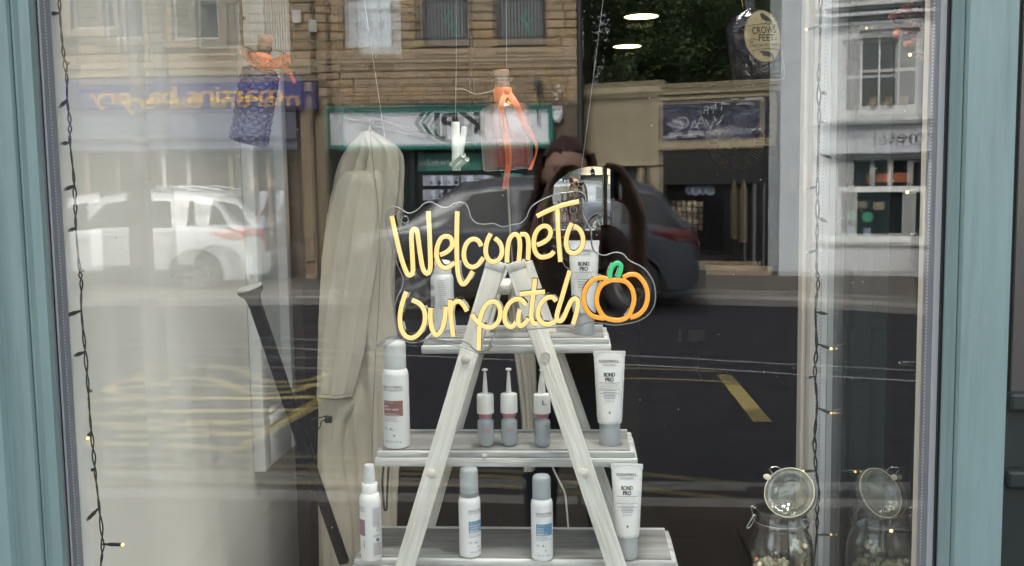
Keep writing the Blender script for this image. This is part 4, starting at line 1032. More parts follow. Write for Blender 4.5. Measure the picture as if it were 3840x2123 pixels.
def fingers(pa, d, side, curl, thumb):
    """four unequal fingers and a thumb from the palm: d pointing along the fingers, side across the palm, curl the closing direction"""
    pa = Vector(pa); d = Vector(d).normalized(); side = Vector(side).normalized(); curl = Vector(curl).normalized(); out = []
    for k, L in enumerate((.062, .072, .067, .050)):
        o = pa+side*(.027-.018*k)+d*.028
        out.append([tuple(o), tuple(o+d*L*.45+curl*.010), tuple(o+d*L*.75+curl*L*.40), tuple(o+d*L*.80+curl*L*.85)])
    th = Vector(thumb).normalized(); o = pa+side*.030-d*.012
    out.append([tuple(o), tuple(o+th*.030+curl*.008), tuple(o+th*.058+curl*.014)])
    return out
# the photographer, standing behind the phone that takes the picture
PX_, PY_ = -0.035, -1.80
ph = Vector((0.006, -1.358, 1.592))            # phone centre in the world (lens towards the glass)
pl = lambda x, y, z: (x-PX_, y-PY_, z-PAVE)     # world -> person local (rz = 0, scale 1.02 handled below)
SCL = 1.64/1.74
def L_(x, y, z): v = Vector(pl(x, y, z))/SCL; return tuple(v)
pose = {'kneel': (-.10, .02, .50), 'kneer': (.11, .03, .50), 'anklel': (-.11, -.03, .085), 'ankler': (.13, -.01, .085), 'head': (0, .005, 0.0), 'hyaw': 0.0}
cxp = ph.x+.03
pose['ell'] = L_(cxp-.21, -1.70, 1.24); pose['elr'] = L_(cxp+.15, -1.70, 1.24)
pose['wrl'] = L_(cxp-.135, -1.44, 1.515); pose['wrr'] = L_(cxp+.135, -1.44, 1.515)
pal, par = L_(cxp-.105, -1.395, 1.575), L_(cxp+.105, -1.395, 1.575)
pose['pal'], pose['par'] = pal, par
pose['fingl'] = fingers(pal, (.15, .45, .9), (0, -.6, -.5), (1, .1, .1), (.8, -.35, .3)); pose['fingr'] = fingers(par, (-.15, .45, .9), (0, -.6, -.5), (-1, .1, .1), (-.8, -.35, .3))
M_hair = mat('dark auburn hair', (0.045, 0.014, 0.010), 0.55, var=.3, vscale=40)
M_top = mat('dark plum top', (0.035, 0.020, 0.022), 0.85, var=.15, vscale=20, bump=.4)
M_jean = mat('blue denim', (0.055, 0.065, 0.11), 0.85, var=.2, vscale=40)
M_shoe = mat('shoe', (.05, .05, .05), .6)
def long_hair(hc):
    return hair_cap(hc, .42, 3)
ppl = person('woman in a dark top photographing the window with a phone', (PX_, PY_, PAVE), 0, pose, 1.64, M_top, M_jean, M_shoe, M_hair, long_hair, .13)
phone = thing('phone', 'black phone held sideways in two hands before the window', 'phone', tuple(ph))
pb = MB().cbox(-.045, .108, -.0085, -.0012, -.072+.036, .036, .0032); mk('body', pb, M_black, phone, 40)
mk('edge_band', MB().tube([(-.0455+.008, -.0048, .0365), (.1085-.008, -.0048, .0365), (.1085, -.0048, .0285), (.1085, -.0048, -.0285), (.1085-.008, -.0048, -.0365), (-.0455+.008, -.0048, -.0365), (-.0455, -.0048, -.0285), (-.0455, -.0048, .0285)], .0028, 6, closed=True), mat('steel band', (.6, .6, .62), .25, metal=1), phone, 60)
mk('screen', MB().box(-.040, .103, -.0092, -.0086, -.033, .033), mat('phone screen', (.02, .02, .022), .08), phone)
for cx_, cz_ in ((.020, -.014), (.046, .012), (.046, -.020)):
    mk('lens', MB().lathe([(.0, 0), (.0085, 0), (.0085, .0016), (.007, .0016), (.006, .0006), (0, .0006)], 18).xf(Matrix.Translation((cx_, -.0012, cz_)) @ Matrix.Rotation(-pi/2, 4, 'X')), M_black, phone, 30)
# pedestrian by the white car
g = G(985, 1075); W2 = mat('white t shirt', (.62, .62, .68), .85, var=.05)
pose2 = {'kneel': (-.10, .12, .50), 'kneer': (.10, -.05, .50), 'anklel': (-.10, .16, .085), 'ankler': (.10, -.20, .10), 'head': (0, .09, -.06), 'hyaw': .2,
  'ell': (-.25, -.06, 1.12), 'elr': (.25, .06, 1.13), 'wrl': (-.24, .10, .90), 'wrr': (.25, .20, .93), 'pal': (-.24, .13, .84), 'par': (.25, .24, .87)}
pose2['fingl'] = fingers(pose2['pal'], (0, .25, -1), (0, 1, 0), (1, 0, 0), (.3, .8, -.5)); pose2['fingr'] = fingers(pose2['par'], (0, .25, -1), (0, 1, 0), (-1, 0, 0), (-.3, .8, -.5))
person('pedestrian in a white t shirt walking behind the white car', (g.x, g.y-.2, PAVE), math.radians(62), pose2, 1.74, W2, mat('grey shorts', (.10, .10, .12), .9), M_shoe, mat('fair hair', (.30, .22, .14), .7), lambda hc: hair_cap(hc), .26)

# ================================================================ inside the display
M_shelfw = mat('grey washed wood', (0.36, 0.355, 0.34), 0.7, col2=(0.15, 0.148, 0.142), vscale=5, bump=.6, bscale=14, stretch=(0.6, 7, 7))
M_shelfe = mat('white brushed edge', (0.74, 0.735, 0.71), 0.65, col2=(0.30, 0.295, 0.285), vscale=6, bump=.5, bscale=20, stretch=(0.8, 9, 9))
M_legw = mat('whitewashed pine', (0.86, 0.84, 0.79), 0.65, col2=(0.60, 0.555, 0.48), vscale=7, bump=.9, bscale=16, stretch=(14, 14, 0.8))
M_knot = mat('wood plug', (0.62, 0.58, 0.51), 0.6, var=.15, vscale=60)

# ---- A-frame shelf
SY = {'b': (.375, .545), 'm': (.405, .56), 't': (.50, .66)}
zb_ = P(1900, 2100, SY['b'][0]).z; zm_ = P(1900, 1692, SY['m'][0]).z; zt_ = P(1900, 1268, SY['t'][0]).z
shelf = thing('ladder_shelf', 'whitewashed A-frame ladder shelf with three grey washed boards', 'shelf', (P(1900, 2100, .45).x, .45, FLZ))
def board(pxl, pxr, pyf, key, z, thick):
    y0, y1 = SY[key]; xl = P(pxl, pyf, y0).x; xr = P(pxr, pyf, y0).x; c = (xl+xr)/2
    # moulded board: rounded top edge, groove and lower lip
    prof = [(0, -.004), (.004, 0), (.012, 0)]; mb = MB()
    bd = MB(); bm = MB().box(xl+.010, xr-.010, y0+.010, y1-.006, z-.012, z).bm(); bmesh.ops.bevel(bm, geom=bm.edges[:], offset=.003, segments=2, affect='EDGES'); bd.addbm(bm)
    o = wpart(shelf, 'board', bd, M_shelfw, 30)
    e1 = MB().cbox(xl+.004, xr-.004, y0+.004, y1-.003, z-.0135, z-.0025, .0025); e2 = MB().cbox(xl, xr, y0, y1, z-thick, z-.0137, .003)
    mk('edge_moulding', e1.merge(e2).xf(inv(shelf)), M_shelfe, o, 30)
    # thin white back edge
    mk('back_lip', MB().box(xl+.012, xr-.012, y1-.0058, y1-.001, z-.010, z+.002).xf(inv(shelf)), M_whitepaint, o)
    return xl, xr
board(1318, 2548, 2100, 'b', zb_, .034); board(1402, 2392, 1692, 'm', zm_, .030); board(1578, 2292, 1268, 't', zt_, .030)
def beam(name, p0, p1, w_, d_, m, ends=(0, 0)):
    p0 = Vector(p0); p1 = Vector(p1); L = (p1-p0).length
    M = axisM(p0, p1, xdir=(1, 0, 0)); mb = MB().cbox(-w_/2, w_/2, -d_/2, d_/2, 0, L, .0022)
    return mk(name, mb, m, shelf, 30, M=inv(shelf) @ M), M, L
yl = lambda py: .405-(py-985)*(.405-.352)/(2123-985)
def legpt(px, py, dy=0): return P(px, py, yl(py)+dy)
def extend(a, b, z):    # along a->b down to height z
    t = (z-a.z)/(b.z-a.z); return a+(b-a)*t
wleg = .034
for pa_, pb_, plugs in (((1862, 985), (1520, 2123), ((1748, 1345, 0), (1622, 1772, 0))), ((1932, 985), (2312, 2123), ((2046, 1337, 1), (2190, 1770, 0)))):
    a_, b_ = legpt(*pa_), legpt(*pb_); e_ = extend(a_, b_, FLZ+.001)
    lg, M, L = beam('leg', e_, a_, wleg, .020, M_legw)
    for px, py, dk_ in plugs:
        c_ = legpt(px, py); q_ = M.inverted() @ Vector(c_)
        mk('plug', MB().lathe([(.0082, 0), (.0082, .0015), (.0075, .0032), (.004, .0045), (0, .0048)] if not dk_ else [(.0088, 0), (.0088, .0012), (.0075, .0012), (.007, .0004), (0, .0006)], 20).xf(Matrix.Translation((q_.x, -.0105, q_.z)) @ Matrix.Rotation(pi/2, 4, 'X')), M_knot, lg, 40)
    cap = MB().cbox(-wleg/2-.0008, wleg/2+.0008, -.0112, .0112, L-.014, L+.0015, .002); mk('cap_block', cap, M_legw, lg, 30)
for pa_, pb_ in (((1880, 985), (1560, 2123)), ((1966, 985), (2360, 2123))):
    a_ = P(pa_[0], pa_[1], .58); b_ = P(pb_[0], pb_[1], .60); e_ = extend(a_, b_, FLZ+.001); beam('leg', e_, a_, .032, .019, M_legw)
hb = legpt(1897, 1075, .09); beam('hinge_block', hb+Vector((0, -.06, 0)), hb+Vector((0, .07, 0)), .02, .018, M_legw)
px_ = P(1816, 1700, SY['m'][0]-.002); mk('plug', MB().sphere(inv(shelf) @ (px_-Vector((0, -.001, .006))), .005, 8, sc=(1, .5, 1)), M_knot, shelf, 60)

# ---- products
M_can = mat('white satin can', (0.80, 0.795, 0.79), 0.32, spec=.5)
M_cap = mat('grey frosted cap', (0.38, 0.41, 0.43), 0.45)
M_capw = mat('pale frosted cap', (0.60, 0.61, 0.61), 0.45)
M_capd = mat('grey collar', (0.17, 0.18, 0.185), 0.45)
M_print = mat('black print', (0.025, 0.025, 0.028), 0.5)
M_printg = mat('grey print', (0.22, 0.22, 0.23), 0.5)
M_brown = mat('brown label', (0.26, 0.115, 0.10), 0.45)
M_bluel = mat('blue label', (0.13, 0.27, 0.42), 0.45)
M_mauve = mat('mauve label', (0.30, 0.17, 0.23), 0.45)
M_wprint = mat('white print', (0.80, 0.80, 0.80), 0.5)
M_redsq = mat('dark red square', (.13, .02, .025), .5)
def wrap(r_, rot, dz=0.0005):
    def f(p): a = p.x/r_+rot; return Vector(((r_+dz)*math.sin(a), -(r_+dz)*math.cos(a), p.z))
    return f
def cyl_patch(r_, rot, x0, x1, z0, z1, dz=.0003, n=14):
    return MB().grid([[wrap(r_, rot, dz)(Vector((x0+(x1-x0)*i/n, 0, z))) for i in range(n+1)] for z in (z0, z1)])
def lines(r_, rot, x0, wd, z0, n, dz, m, parent, h=.0006, seed=1):
    rr = random.Random(seed); mb = MB()
    for i in range(n):
        z = z0-i*dz; ww = wd*rr.uniform(.72, 1); x = x0; 
        while x < x0+ww:
            k = rr.uniform(.0012, .0032); mb.merge(cyl_patch(r_, rot, x, min(x+k, x0+ww), z, z+h, .0005, 2)); x += k+.0007
    return mk('small_print', mb, m, parent)
def can(name, lab, base, r_, H, capz, rot, capm, labm, title, body, vol, cat='spray can', collar=False, brand=True):
    """aerosol: body to shoulder, cap above capz (fractions of H)"""
    t = thing(name, lab, cat, base); zc = H*capz
    b = mk('body', MB().lathe([(r_*.90, 0), (r_*.985, .0012), (r_, .004), (r_, zc-r_*.55), (r_*.985, zc-r_*.38), (r_*.93, zc-r_*.18), (r_*.86, zc-r_*.06), (r_*.82, zc)], 40), M_can, t, 50)
    cr_ = r_*.83
    if collar:
        mk('collar', MB().lathe([(cr_*1.06, zc), (cr_*1.06, zc+H*.045)], 36), M_capd, t, 50); z1 = zc+H*.0455
    else: z1 = zc+.0003
    mk('cap', MB().lathe([(cr_*1.0, z1), (cr_, H-r_*.42), (cr_*.95, H-r_*.2), (cr_*.80, H-r_*.06), (cr_*.5, H), (0, H)], 36), capm, t, 50)
    f = wrap(r_, rot)
    lw = r_*1.65; x0 = -lw/2
    mk('lettering', text_mb('GOLDWELL', width=lw*.98, height=r_*.17, offset=.008, align='l', x0=x0, z0=zc*.775, fn=f).merge(text_mb('STYLESIGN', width=lw*.97, height=r_*.16, align='l', x0=x0, z0=zc*.735, fn=f, space=1.25)), M_print, t)
    lz0, lz1 = zc*.42, zc*.615
    lb = mk('label', cyl_patch(r_, rot, x0, x0+lw*.98, lz0, lz1), labm, t)
    tx = text_mb(title, width=None, height=r_*.095, align='l', x0=x0+lw*.06, z0=lz1-r_*.20, fn=f, space=1.5)
    for i, s in enumerate(body): tx.merge(text_mb(s, height=r_*.15, offset=.01, align='l', x0=x0+lw*.06, z0=lz1-r_*(.20+.30)-i*r_*.235, fn=f))
    mk('lettering', tx, M_wprint, lb)
    lines(r_, rot, x0+lw*.06, lw*.75, lz0+r_*.16, 2, r_*.10, M_wprint, lb, h=r_*.035, seed=3)
    lines(r_, rot, x0, lw*.85, lz0-r_*.16, 3, r_*.12, M_printg, t, h=r_*.04, seed=4)
    mk('lettering', text_mb('4', height=r_*.26, align='l', x0=x0+lw*.32, z0=zc*.235, fn=f).merge(text_mb('/5', height=r_*.12, align='l', x0=x0+lw*.45, z0=zc*.235, fn=f)).merge(text_mb(vol, width=lw*.8, height=r_*.13, align='l', x0=x0+lw*.06, z0=zc*.085, fn=f)), M_print, t)
    lines(r_, rot, x0, lw*.26, zc*.262, 2, r_*.11, M_printg, t, h=r_*.04, seed=6)
    mk('square_mark', cyl_patch(r_, rot, x0+lw*.5, x0+lw*.57, zc*.165, zc*.165+lw*.07, .0005, 2), M_redsq, t)
    return t
def at_shelf(px, py, z): return PZ(px, py, z)
def size(p, px): return px*mpp(p)
def face(p): return math.atan2(CAM.x-p.x, p.y-CAM.y)     # turn towards the viewer
zm_t, zb_t, zt_t = zm_+.0006, zb_+.0006, zt_+.0006
p = at_shelf(1490, 1672, zm_t); can('spray_can', 'tall white spray can with brown label on the middle board', p, size(p, 49), size(p, 402), .735, face(p)-.28, M_capw, M_brown, 'TEXTURE', ['DRY', 'SPRAY WAX'], '150 mL / 121 g')
p = at_shelf(1764, 2078, zb_t); can('spray_can', 'white mousse can with blue label and dark grey collar on the bottom board', p, size(p, 41), size(p, 335), .675, face(p)+.72, M_cap, M_bluel, 'VOLUME', ['BODIFYING', 'CONTROL', 'MOUSSE'], '75 ml / 69 g', collar=True)
p = at_shelf(2034, 2090, zb_t); can('spray_can', 'white root boost can with blue label on the bottom board', p, size(p, 41), size(p, 318), .72, face(p)+.27, M_cap, M_bluel, 'VOLUME', ['ROOT', 'BOOST', 'SPRAY'], '75 ml / 69 g')
p = at_shelf(1662, 1236, zt_t); t = can('spray_can', 'white spray can behind the lit letters on the top board', p, size(p, 43), size(p, 262), .80, face(p)-1.5, M_can, M_cap, 'HOLD', ['HAIR', 'SPRAY'], '75 ml / 69 g')
lines(size(p, 43), face(p)-.1, -.006, .016, .10, 14, .0042, M_printg, t, h=.0011, seed=11)
# pump spray
p = at_shelf(1394, 2092, zb_t); r_ = size(p, 40); H = size(p, 360)
t = thing('pump_bottle', 'white pump spray bottle turned to its small print side on the bottom board', 'bottle', p); rot = face(p)
mk('body', MB().lathe([(r_*.92, 0), (r_, .003), (r_, H*.60), (r_*.97, H*.64), (r_*.84, H*.685), (r_*.72, H*.70)], 40), M_can, t, 50)
mk('collar', MB().lathe([(r_*.72, H*.7003), (r_*.72, H*.80), (r_*.70, H*.802)], 36), M_can, t, 50)
mk('cap', MB().lathe([(r_*.56, H*.8023), (r_*.50, H*.97), (r_*.44, H*.995), (0, H)], 32), M_capw, t, 50)
lines(r_, rot, r_*.2, r_*.95, H*.555, 16, H*.0125, M_printg, t, h=H*.006, seed=2); lines(r_, rot, r_*.2, r_*.9, H*.27, 2, H*.0125, M_printg, t, h=H*.006, seed=5); lines(r_, rot, r_*.2, r_*.95, H*.185, 11, H*.0125, M_printg, t, h=H*.006, seed=3)
f = wrap(r_, rot)
mk('lettering', text_mb('GOLDWELL', width=r_*1.45, height=r_*.17, offset=.008, align='r', x0=-r_*.55, z0=H*.555, fn=f).merge(text_mb('STYLESIGN', width=r_*1.45, height=r_*.16, align='r', x0=-r_*.55, z0=H*.525, fn=f)).merge(text_mb('V', height=r_*.9, width=r_*.3, align='r', x0=-r_*.55, z0=H*.13, fn=f)), M_printg, t)
mk('label', cyl_patch(r_, rot, -r_*1.6, -r_*.55, H*.27, H*.44), M_mauve, t)
mk('recycling_mark', MB().tube([wrap(r_, rot, .0006)(Vector((r_*.75+r_*.2*math.cos(a), 0, H*.335+r_*.2*math.sin(a)))) for a in [i*pi/8 for i in range(16)]], .0004, 4, closed=True), M_printg, t)
mk('recycling_mark', MB().tube([wrap(r_, rot, .0006)(Vector((r_*.62+r_*.12*math.cos(a), 0, H*.225+r_*.12*math.sin(a)))) for a in [i*pi/8 for i in range(16)]], .0009, 4, closed=True), M_print, t)

# ---- BOND PRO tubes
M_tubew = mat('white tube plastic', (0.79, 0.785, 0.77), 0.36)
M_tubecap = mat('frosted tube cap', (0.46, 0.48, 0.49), 0.4, var=.03)
def squeeze(lab, base, H, wb, wt, yaw, capf=.235):
    t = thing('squeeze_tube', lab, 'tube', base, (0, 0, yaw)); zc = H*capf; rc = wb*.42
    mk('cap', MB().lathe([(rc*.97, 0), (rc, .002), (rc*1.0, zc-.002), (rc*.97, zc)], 36), M_tubecap, t, 50)
    def rxy(z):
        k = min(max((z-zc)/(H-zc), 0), 1); return wb/2+(wt/2-wb/2)*k, max((wb/2)*(1-k)**.8*.92, .0012)
    rings = []
    for i in range(15):
        z = zc+.0003+(H-zc)*i/14*.999; rx, ry = rxy(z)
        if i == 0: rx *= .96; ry *= .96
        rings.append([(rx*math.copysign(abs(math.cos(a))**.9, math.cos(a)), ry*math.sin(a), z) for a in [2*pi*k/40 for k in range(40)]])
    mk('body', MB().loft(rings), M_tubew, t, 60)
    mk('crimp', MB().box(-wt/2-.0004, wt/2+.0004, -.0016, .0016, H*.955, H+.001), M_tubew, t)
    def f(p): rx, ry = rxy(p.z); return Vector((p.x, -ry*math.sqrt(max(1-(p.x/rx)**2, .02))-.0006, p.z))
    u = H/345
    mb = bold_mb('GOLDWELL.', .4*u, width=75*u, height=10*u, z0=305*u, fn=f).merge(bold_mb('BOND', .7*u, width=40*u, height=15*u, z0=255*u, fn=f)).merge(bold_mb('PRO', .7*u, width=29*u, height=15*u, z0=237*u, fn=f))
    for z in (231, 205): mb.add([f(Vector((x*u, 0, (z+d)*u))) for d in (0, 1.6) for x in (-37, -18, 0, 18, 37)], [(i, i+1, 6+i, 5+i) for i in range(4)])
    mk('lettering', mb, M_print, t)
    mb = text_mb('DUALSENSES', width=48*u, height=8*u, z0=293*u, fn=f).merge(text_mb('75 mL / 2.5 FL OZ', width=64*u, height=9*u, z0=82*u, fn=f)).merge(text_mb('DAY & NIGHT BOND BOOSTER', width=62*u, height=4*u, z0=223*u, fn=f)).merge(text_mb('BOND-BOOSTER JOUR + NUIT', width=62*u, height=4*u, z0=216*u, fn=f)).merge(text_mb('BOND-BOOSTER FUR TAG & NACHT', width=72*u, height=4*u, z0=209*u, fn=f)).merge(text_mb('COLOR', width=19*u, height=6*u, z0=163*u, fn=f))
    rr = random.Random(4)
    for i in range(5):
        w_ = (84, 70, 42, 72, 40)[i]; mb.add([f(Vector((x*u, 0, (197-i*5.4+d)*u))) for d in (0, 2) for x in (-w_/2, -w_/4, 0, w_/4, w_/2)], [(k, k+1, 6+k, 5+k) for k in range(4)])
    for sx in (-1, 1): mb.add([f(Vector((x*u, 0, z*u))) for x, z in ((sx*13, 159), (sx*14.2, 159), (sx*13, 172), (sx*14.2, 172))], [(0, 1, 3, 2)])
    mk('small_print', mb, M_printg, t)
    mk('square_mark', MB().add([f(Vector((x*u, 0, z*u))) for x, z in ((-3, 122), (3, 122), (3, 128.5), (-3, 128.5))], [(0, 1, 2, 3)]), M_redsq, t)
    return t
p = at_shelf(2287, 1664, zm_t); squeeze('white squeeze tube on the middle board of the ladder shelf', p, size(p, 350), size(p, 93), size(p, 117), face(p))
p = at_shelf(2352, 2086, zb_t); squeeze('white squeeze tube behind the leg on the bottom board', p, size(p, 352), size(p, 93), size(p, 117), face(p)+.03)
p = at_shelf(2192, 1252, zt_t); squeeze('white squeeze tube behind the lit pumpkin on the top board', p, size(p, 348), size(p, 90), size(p, 114), face(p)-.04)

# ---- serum ampoules
M_vial = glass('frosted vial glass', (0.92, 0.94, 0.95), k=1.6, edge=(0.70, 0.73, 0.75), body=(.80, .84, .86), bodyfac=.34)
M_liquid = glass('clear serum', (0.94, 0.95, 0.96), k=.8, body=(.6, .64, .67), bodyfac=.08)
M_pinkc = mat('pink collar', (0.50, 0.17, 0.20), 0.4)
M_dropper = mat('white dropper', (0.80, 0.79, 0.76), 0.45)
M_pinkp = mat('red print', (.42, .08, .10), .5)
def ampoule(lab, px, py, turned, lean):
    p = at_shelf(px, py, zm_t); u = mpp(p); t = thing('serum_bottle', lab, 'bottle', p, (0, lean, 0), group='serum bottles on the middle board'); rot = face(p)
    R0 = 31*u
    mk('vial', MB().lathe([(22*u, 0), (25*u, 1.5*u), (29*u, 12*u), (R0, 24*u), (R0, 92*u), (29*u, 100*u), (22*u, 105*u), (21*u, 112*u)], 36).lathe([(20*u, 6*u), (27*u, 24*u), (27*u, 92*u), (19*u, 104*u)], 30), M_vial, t, 50)
    mk('serum', MB().lathe([(19*u, 7*u), (26.4*u, 24*u), (26.4*u, 64*u), (0, 64*u)], 30), M_liquid, t, 50)
    mk('collar', MB().lathe([(22*u, 110*u), (25*u, 112*u), (25*u, 127*u), (22*u, 129*u)], 30), M_pinkc, t, 50)
    mk('cap', MB().lathe([(28*u, 126*u), (32*u, 127*u), (32*u, 129*u), (31.5*u, 192*u), (29.5*u, 197*u), (24*u, 199*u), (0, 200*u)], 36), M_dropper, t, 40)
    mk('nozzle', MB().lathe([(10.5*u, 199*u), (9.5*u, 215*u), (5.5*u, 276*u), (4*u, 278*u), (3.6*u, 284*u), (10*u, 286*u), (11.5*u, 288*u), (10.5*u, 292*u), (4*u, 294*u), (0, 294*u)], 20) if not turned else
       MB().loft([[(x*u*k1, y*u*k2, z*u) for x, y in [(math.cos(a), math.sin(a)) for a in [2*pi*i/20 for i in range(20)]]] for z, k1, k2 in ((199, 15, 8), (230, 13, 7), (274, 6, 5), (277, 4, 4), (284, 4, 4), (286, 9, 9), (291, 9, 9), (293, 3, 3))]), M_dropper, t, 40)
    f = wrap(R0, rot+(1.6 if turned else 0), .0004)
    if not turned:
        mk('lettering', text_mb('COLOR', width=27*u, height=8*u, offset=.02, z0=65*u, fn=f).merge(text_mb('EXTRA RICH', width=34*u, height=6*u, offset=.01, z0=57*u, fn=f)), M_pinkp, t)
        lines(R0, rot, -20*u, 40*u, 50*u, 5, 5*u, M_printg, t, h=1.6*u, seed=int(px)); mk('lettering', text_mb('GOLDWELL', width=40*u, height=6*u, offset=.01, z0=84*u, fn=f), M_printg, t)
        mk('dot_mark', cyl_patch(R0, rot, -1*u, 2*u, 19*u, 22*u, .0004, 2), M_print, t)
    else:
        lines(R0, rot+.5, -2*u, 24*u, 90*u, 13, 4.6*u, M_printg, t, h=1.8*u, seed=77); lines(R0, rot-.7, -12*u, 16*u, 70*u, 7, 5*u, M_printg, t, h=1.8*u, seed=78)
        mk('lettering', text_mb('L', height=17*u, width=14*u, offset=.02, x0=8*u, z0=163*u, fn=wrap(32*u, rot, .0005)), M_capd, t)
ampoule('serum dropper bottle with pink collar beside the left leg of the shelf', 1823, 1672, False, 0)
ampoule('serum dropper bottle with pink collar between two others', 1911, 1670, False, 0)
ampoule('serum dropper bottle turned to its back behind the shelf leg', 2034, 1672, True, 0)

# ---- lit sign
NY = .20
_k = 1/2.158
def c7(x, y): return P(1420+x*_k, 680+y*_k, NY)
def c8(x, y): return P(1950+x*_k, 680+y*_k, NY)
M_neon = emis('warm lit tube', (1.0, 0.70, 0.25), 0.215, (.30, .22, .12))
M_neono = emis('orange lit tube', (1.0, 0.40, 0.035), 0.19, (.3, .15, .04))
M_neong = emis('green lit tube', (0.06, 0.78, 0.26), 0.125, (.04, .25, .12))
M_sleeve = glass('clear sleeve', (0.55, 0.55, 0.56), k=2.6, edge=(.12, .12, .13), facing=.45)
M_acryl = glass('acrylic sheet', (0.965, 0.97, 0.97), k=1.0)
M_acrye = mat('acrylic edge', (0.52, 0.53, 0.54), 0.2)
M_acryd = mat('painted edge shade', (0.10, 0.10, 0.11), 0.3)  # dark rim tone paints the shaded line along the acrylic edge
sign = thing('neon_sign', 'lit yellow letter sign with an orange pumpkin on clear acrylic', 'neon sign', c7(600, 1300))
strokes = [
 (c7, M_neon, [(120, 278), (150, 420), (190, 590), (222, 690), (248, 745), (272, 752), (290, 720), (286, 600), (278, 450), (285, 395), (303, 382), (322, 400), (335, 480), (350, 590), (368, 690), (390, 733), (413, 735), (430, 690), (428, 560), (422, 400), (413, 240)]),
 (c7, M_neon, [(510, 590), (560, 567), (598, 530), (606, 490), (590, 452), (553, 442), (515, 460), (488, 520), (480, 590), (495, 650), (530, 690), (575, 690), (625, 650)]),
 (c7, M_neon, [(647, 240), (643, 400), (643, 560), (648, 680), (658, 760), (680, 815), (705, 820), (735, 785), (770, 722)]),
 (c7, M_neon, [(838, 520), (820, 485), (790, 465), (755, 468), (720, 500), (700, 560), (702, 620), (725, 670), (765, 688), (805, 675), (835, 640), (855, 612)]),
 (c7, M_neon, [(915, 420), (890, 470), (875, 530), (878, 590), (905, 635), (940, 645), (975, 630), (1000, 590), (1003, 540), (985, 490), (945, 455)]),
 (c7, M_neon, [(1045, 650), (1048, 560), (1060, 480), (1085, 435), (1115, 425), (1140, 450), (1148, 520), (1140, 640)]),
 (c7, M_neon, [(1152, 428), (1185, 425), (1207, 447), (1216, 500), (1215, 570), (1212, 630)]),
 (c8, M_neon, [(140, 510), (190, 490), (235, 455), (250, 410), (235, 370), (195, 358), (150, 385), (122, 440), (115, 510), (130, 570), (165, 605), (210, 605), (255, 588), (276, 560)]),
 (c8, M_neon, [(140, 280), (220, 240), (320, 200), (400, 178), (478, 162)]), (c8, M_neon, [(305, 225), (308, 350), (315, 480), (328, 645)]),
 (c8, M_neon, [(420, 335), (395, 390), (378, 450), (375, 510), (395, 560), (435, 578), (475, 560), (505, 515), (508, 450), (490, 400), (460, 370), (435, 360)]),
 (c7, M_neon, [(240, 885), (215, 950), (195, 1030), (188, 1110), (200, 1185), (235, 1240), (285, 1253), (335, 1225), (375, 1165), (390, 1095), (380, 1030), (345, 980), (285, 950)]),
 (c7, M_neon, [(432, 1015), (430, 1090), (440, 1170), (465, 1225), (495, 1225), (525, 1180), (545, 1100), (555, 1005)]),
 (c7, M_neon, [(588, 950), (592, 1050), (602, 1150), (614, 1243)]), (c7, M_neon, [(592, 1062), (605, 1000), (635, 965), (670, 965), (700, 995), (725, 1040)]),
 (c7, M_neon, [(760, 1065), (790, 1110), (830, 1145), (880, 1170), (930, 1165), (970, 1130), (990, 1070), (985, 1010), (955, 970), (910, 968), (870, 1000), (840, 1060), (824, 1120)]), (c7, M_neon, [(822, 1160), (820, 1240), (816, 1350)]),
 (c7, M_neon, [(1195, 990), (1160, 950), (1115, 945), (1070, 970), (1035, 1030), (1027, 1100), (1045, 1150), (1085, 1165), (1115, 1130)]), (c7, M_neon, [(1146, 1030), (1135, 1090), (1138, 1145), (1160, 1158), (1195, 1130), (1215, 1100)]),
 (c8, M_neon, [(125, 780), (115, 880), (100, 1000), (95, 1080), (110, 1135), (140, 1142)]), (c8, M_neon, [(5, 905), (110, 893), (205, 885)]),
 (c8, M_neon, [(295, 960), (265, 930), (220, 935), (175, 975), (150, 1040), (155, 1100), (190, 1140), (240, 1145), (290, 1122)]),
 (c8, M_neon, [(405, 715), (370, 830), (335, 950), (305, 1050), (300, 1100), (325, 1120), (355, 1090), (385, 1020), (415, 960), (445, 940), (467, 960), (466, 1010), (450, 1080), (430, 1145)]),
 (c8, M_neono, [(710, 785), (660, 772), (600, 785), (550, 830), (520, 890), (517, 960), (540, 1030), (590, 1080), (680, 1098)]),
 (c8, M_neono, [(830, 772), (880, 748), (940, 752), (990, 800), (1022, 870), (1025, 950), (1000, 1020), (950, 1070), (888, 1092)]),
 (c8, M_neono, [(740, 790), (700, 805), (660, 830), (630, 880), (618, 950), (635, 1020), (680, 1085), (740, 1108), (810, 1110), (870, 1080), (900, 1020), (918, 950), (905, 870), (860, 810), (800, 792), (738, 791)]),
 (c8, M_neong, [(722, 780), (728, 720), (750, 675), (785, 655), (812, 672), (810, 710), (788, 770)])]
hw_ = 17.8*_k*mpp(c7(600, 700))
for i, (cf_, m_, pts) in enumerate(strokes):
    path = catmull([cf_(*q_) for q_ in pts], 6); lift = .0012*(i % 3)
    prof = [(hw_*math.cos(a), -.0165-lift-hw_*.55*math.sin(a)) for a in [pi*k/8 for k in range(9)]]+[(-hw_, -.0135-lift), (hw_, -.0135-lift)]
    tb = mk('lit_tube', MB().sweep(path, prof).xf(inv(sign)), m_, sign, 50)
    g_ = hw_*1.22; mk('clear_sleeve', MB().sweep(path, [(g_, -.0150-lift), (g_, -.0005), (-g_, -.0005), (-g_, -.0150-lift)]).xf(inv(sign)), M_sleeve, tb, 30)
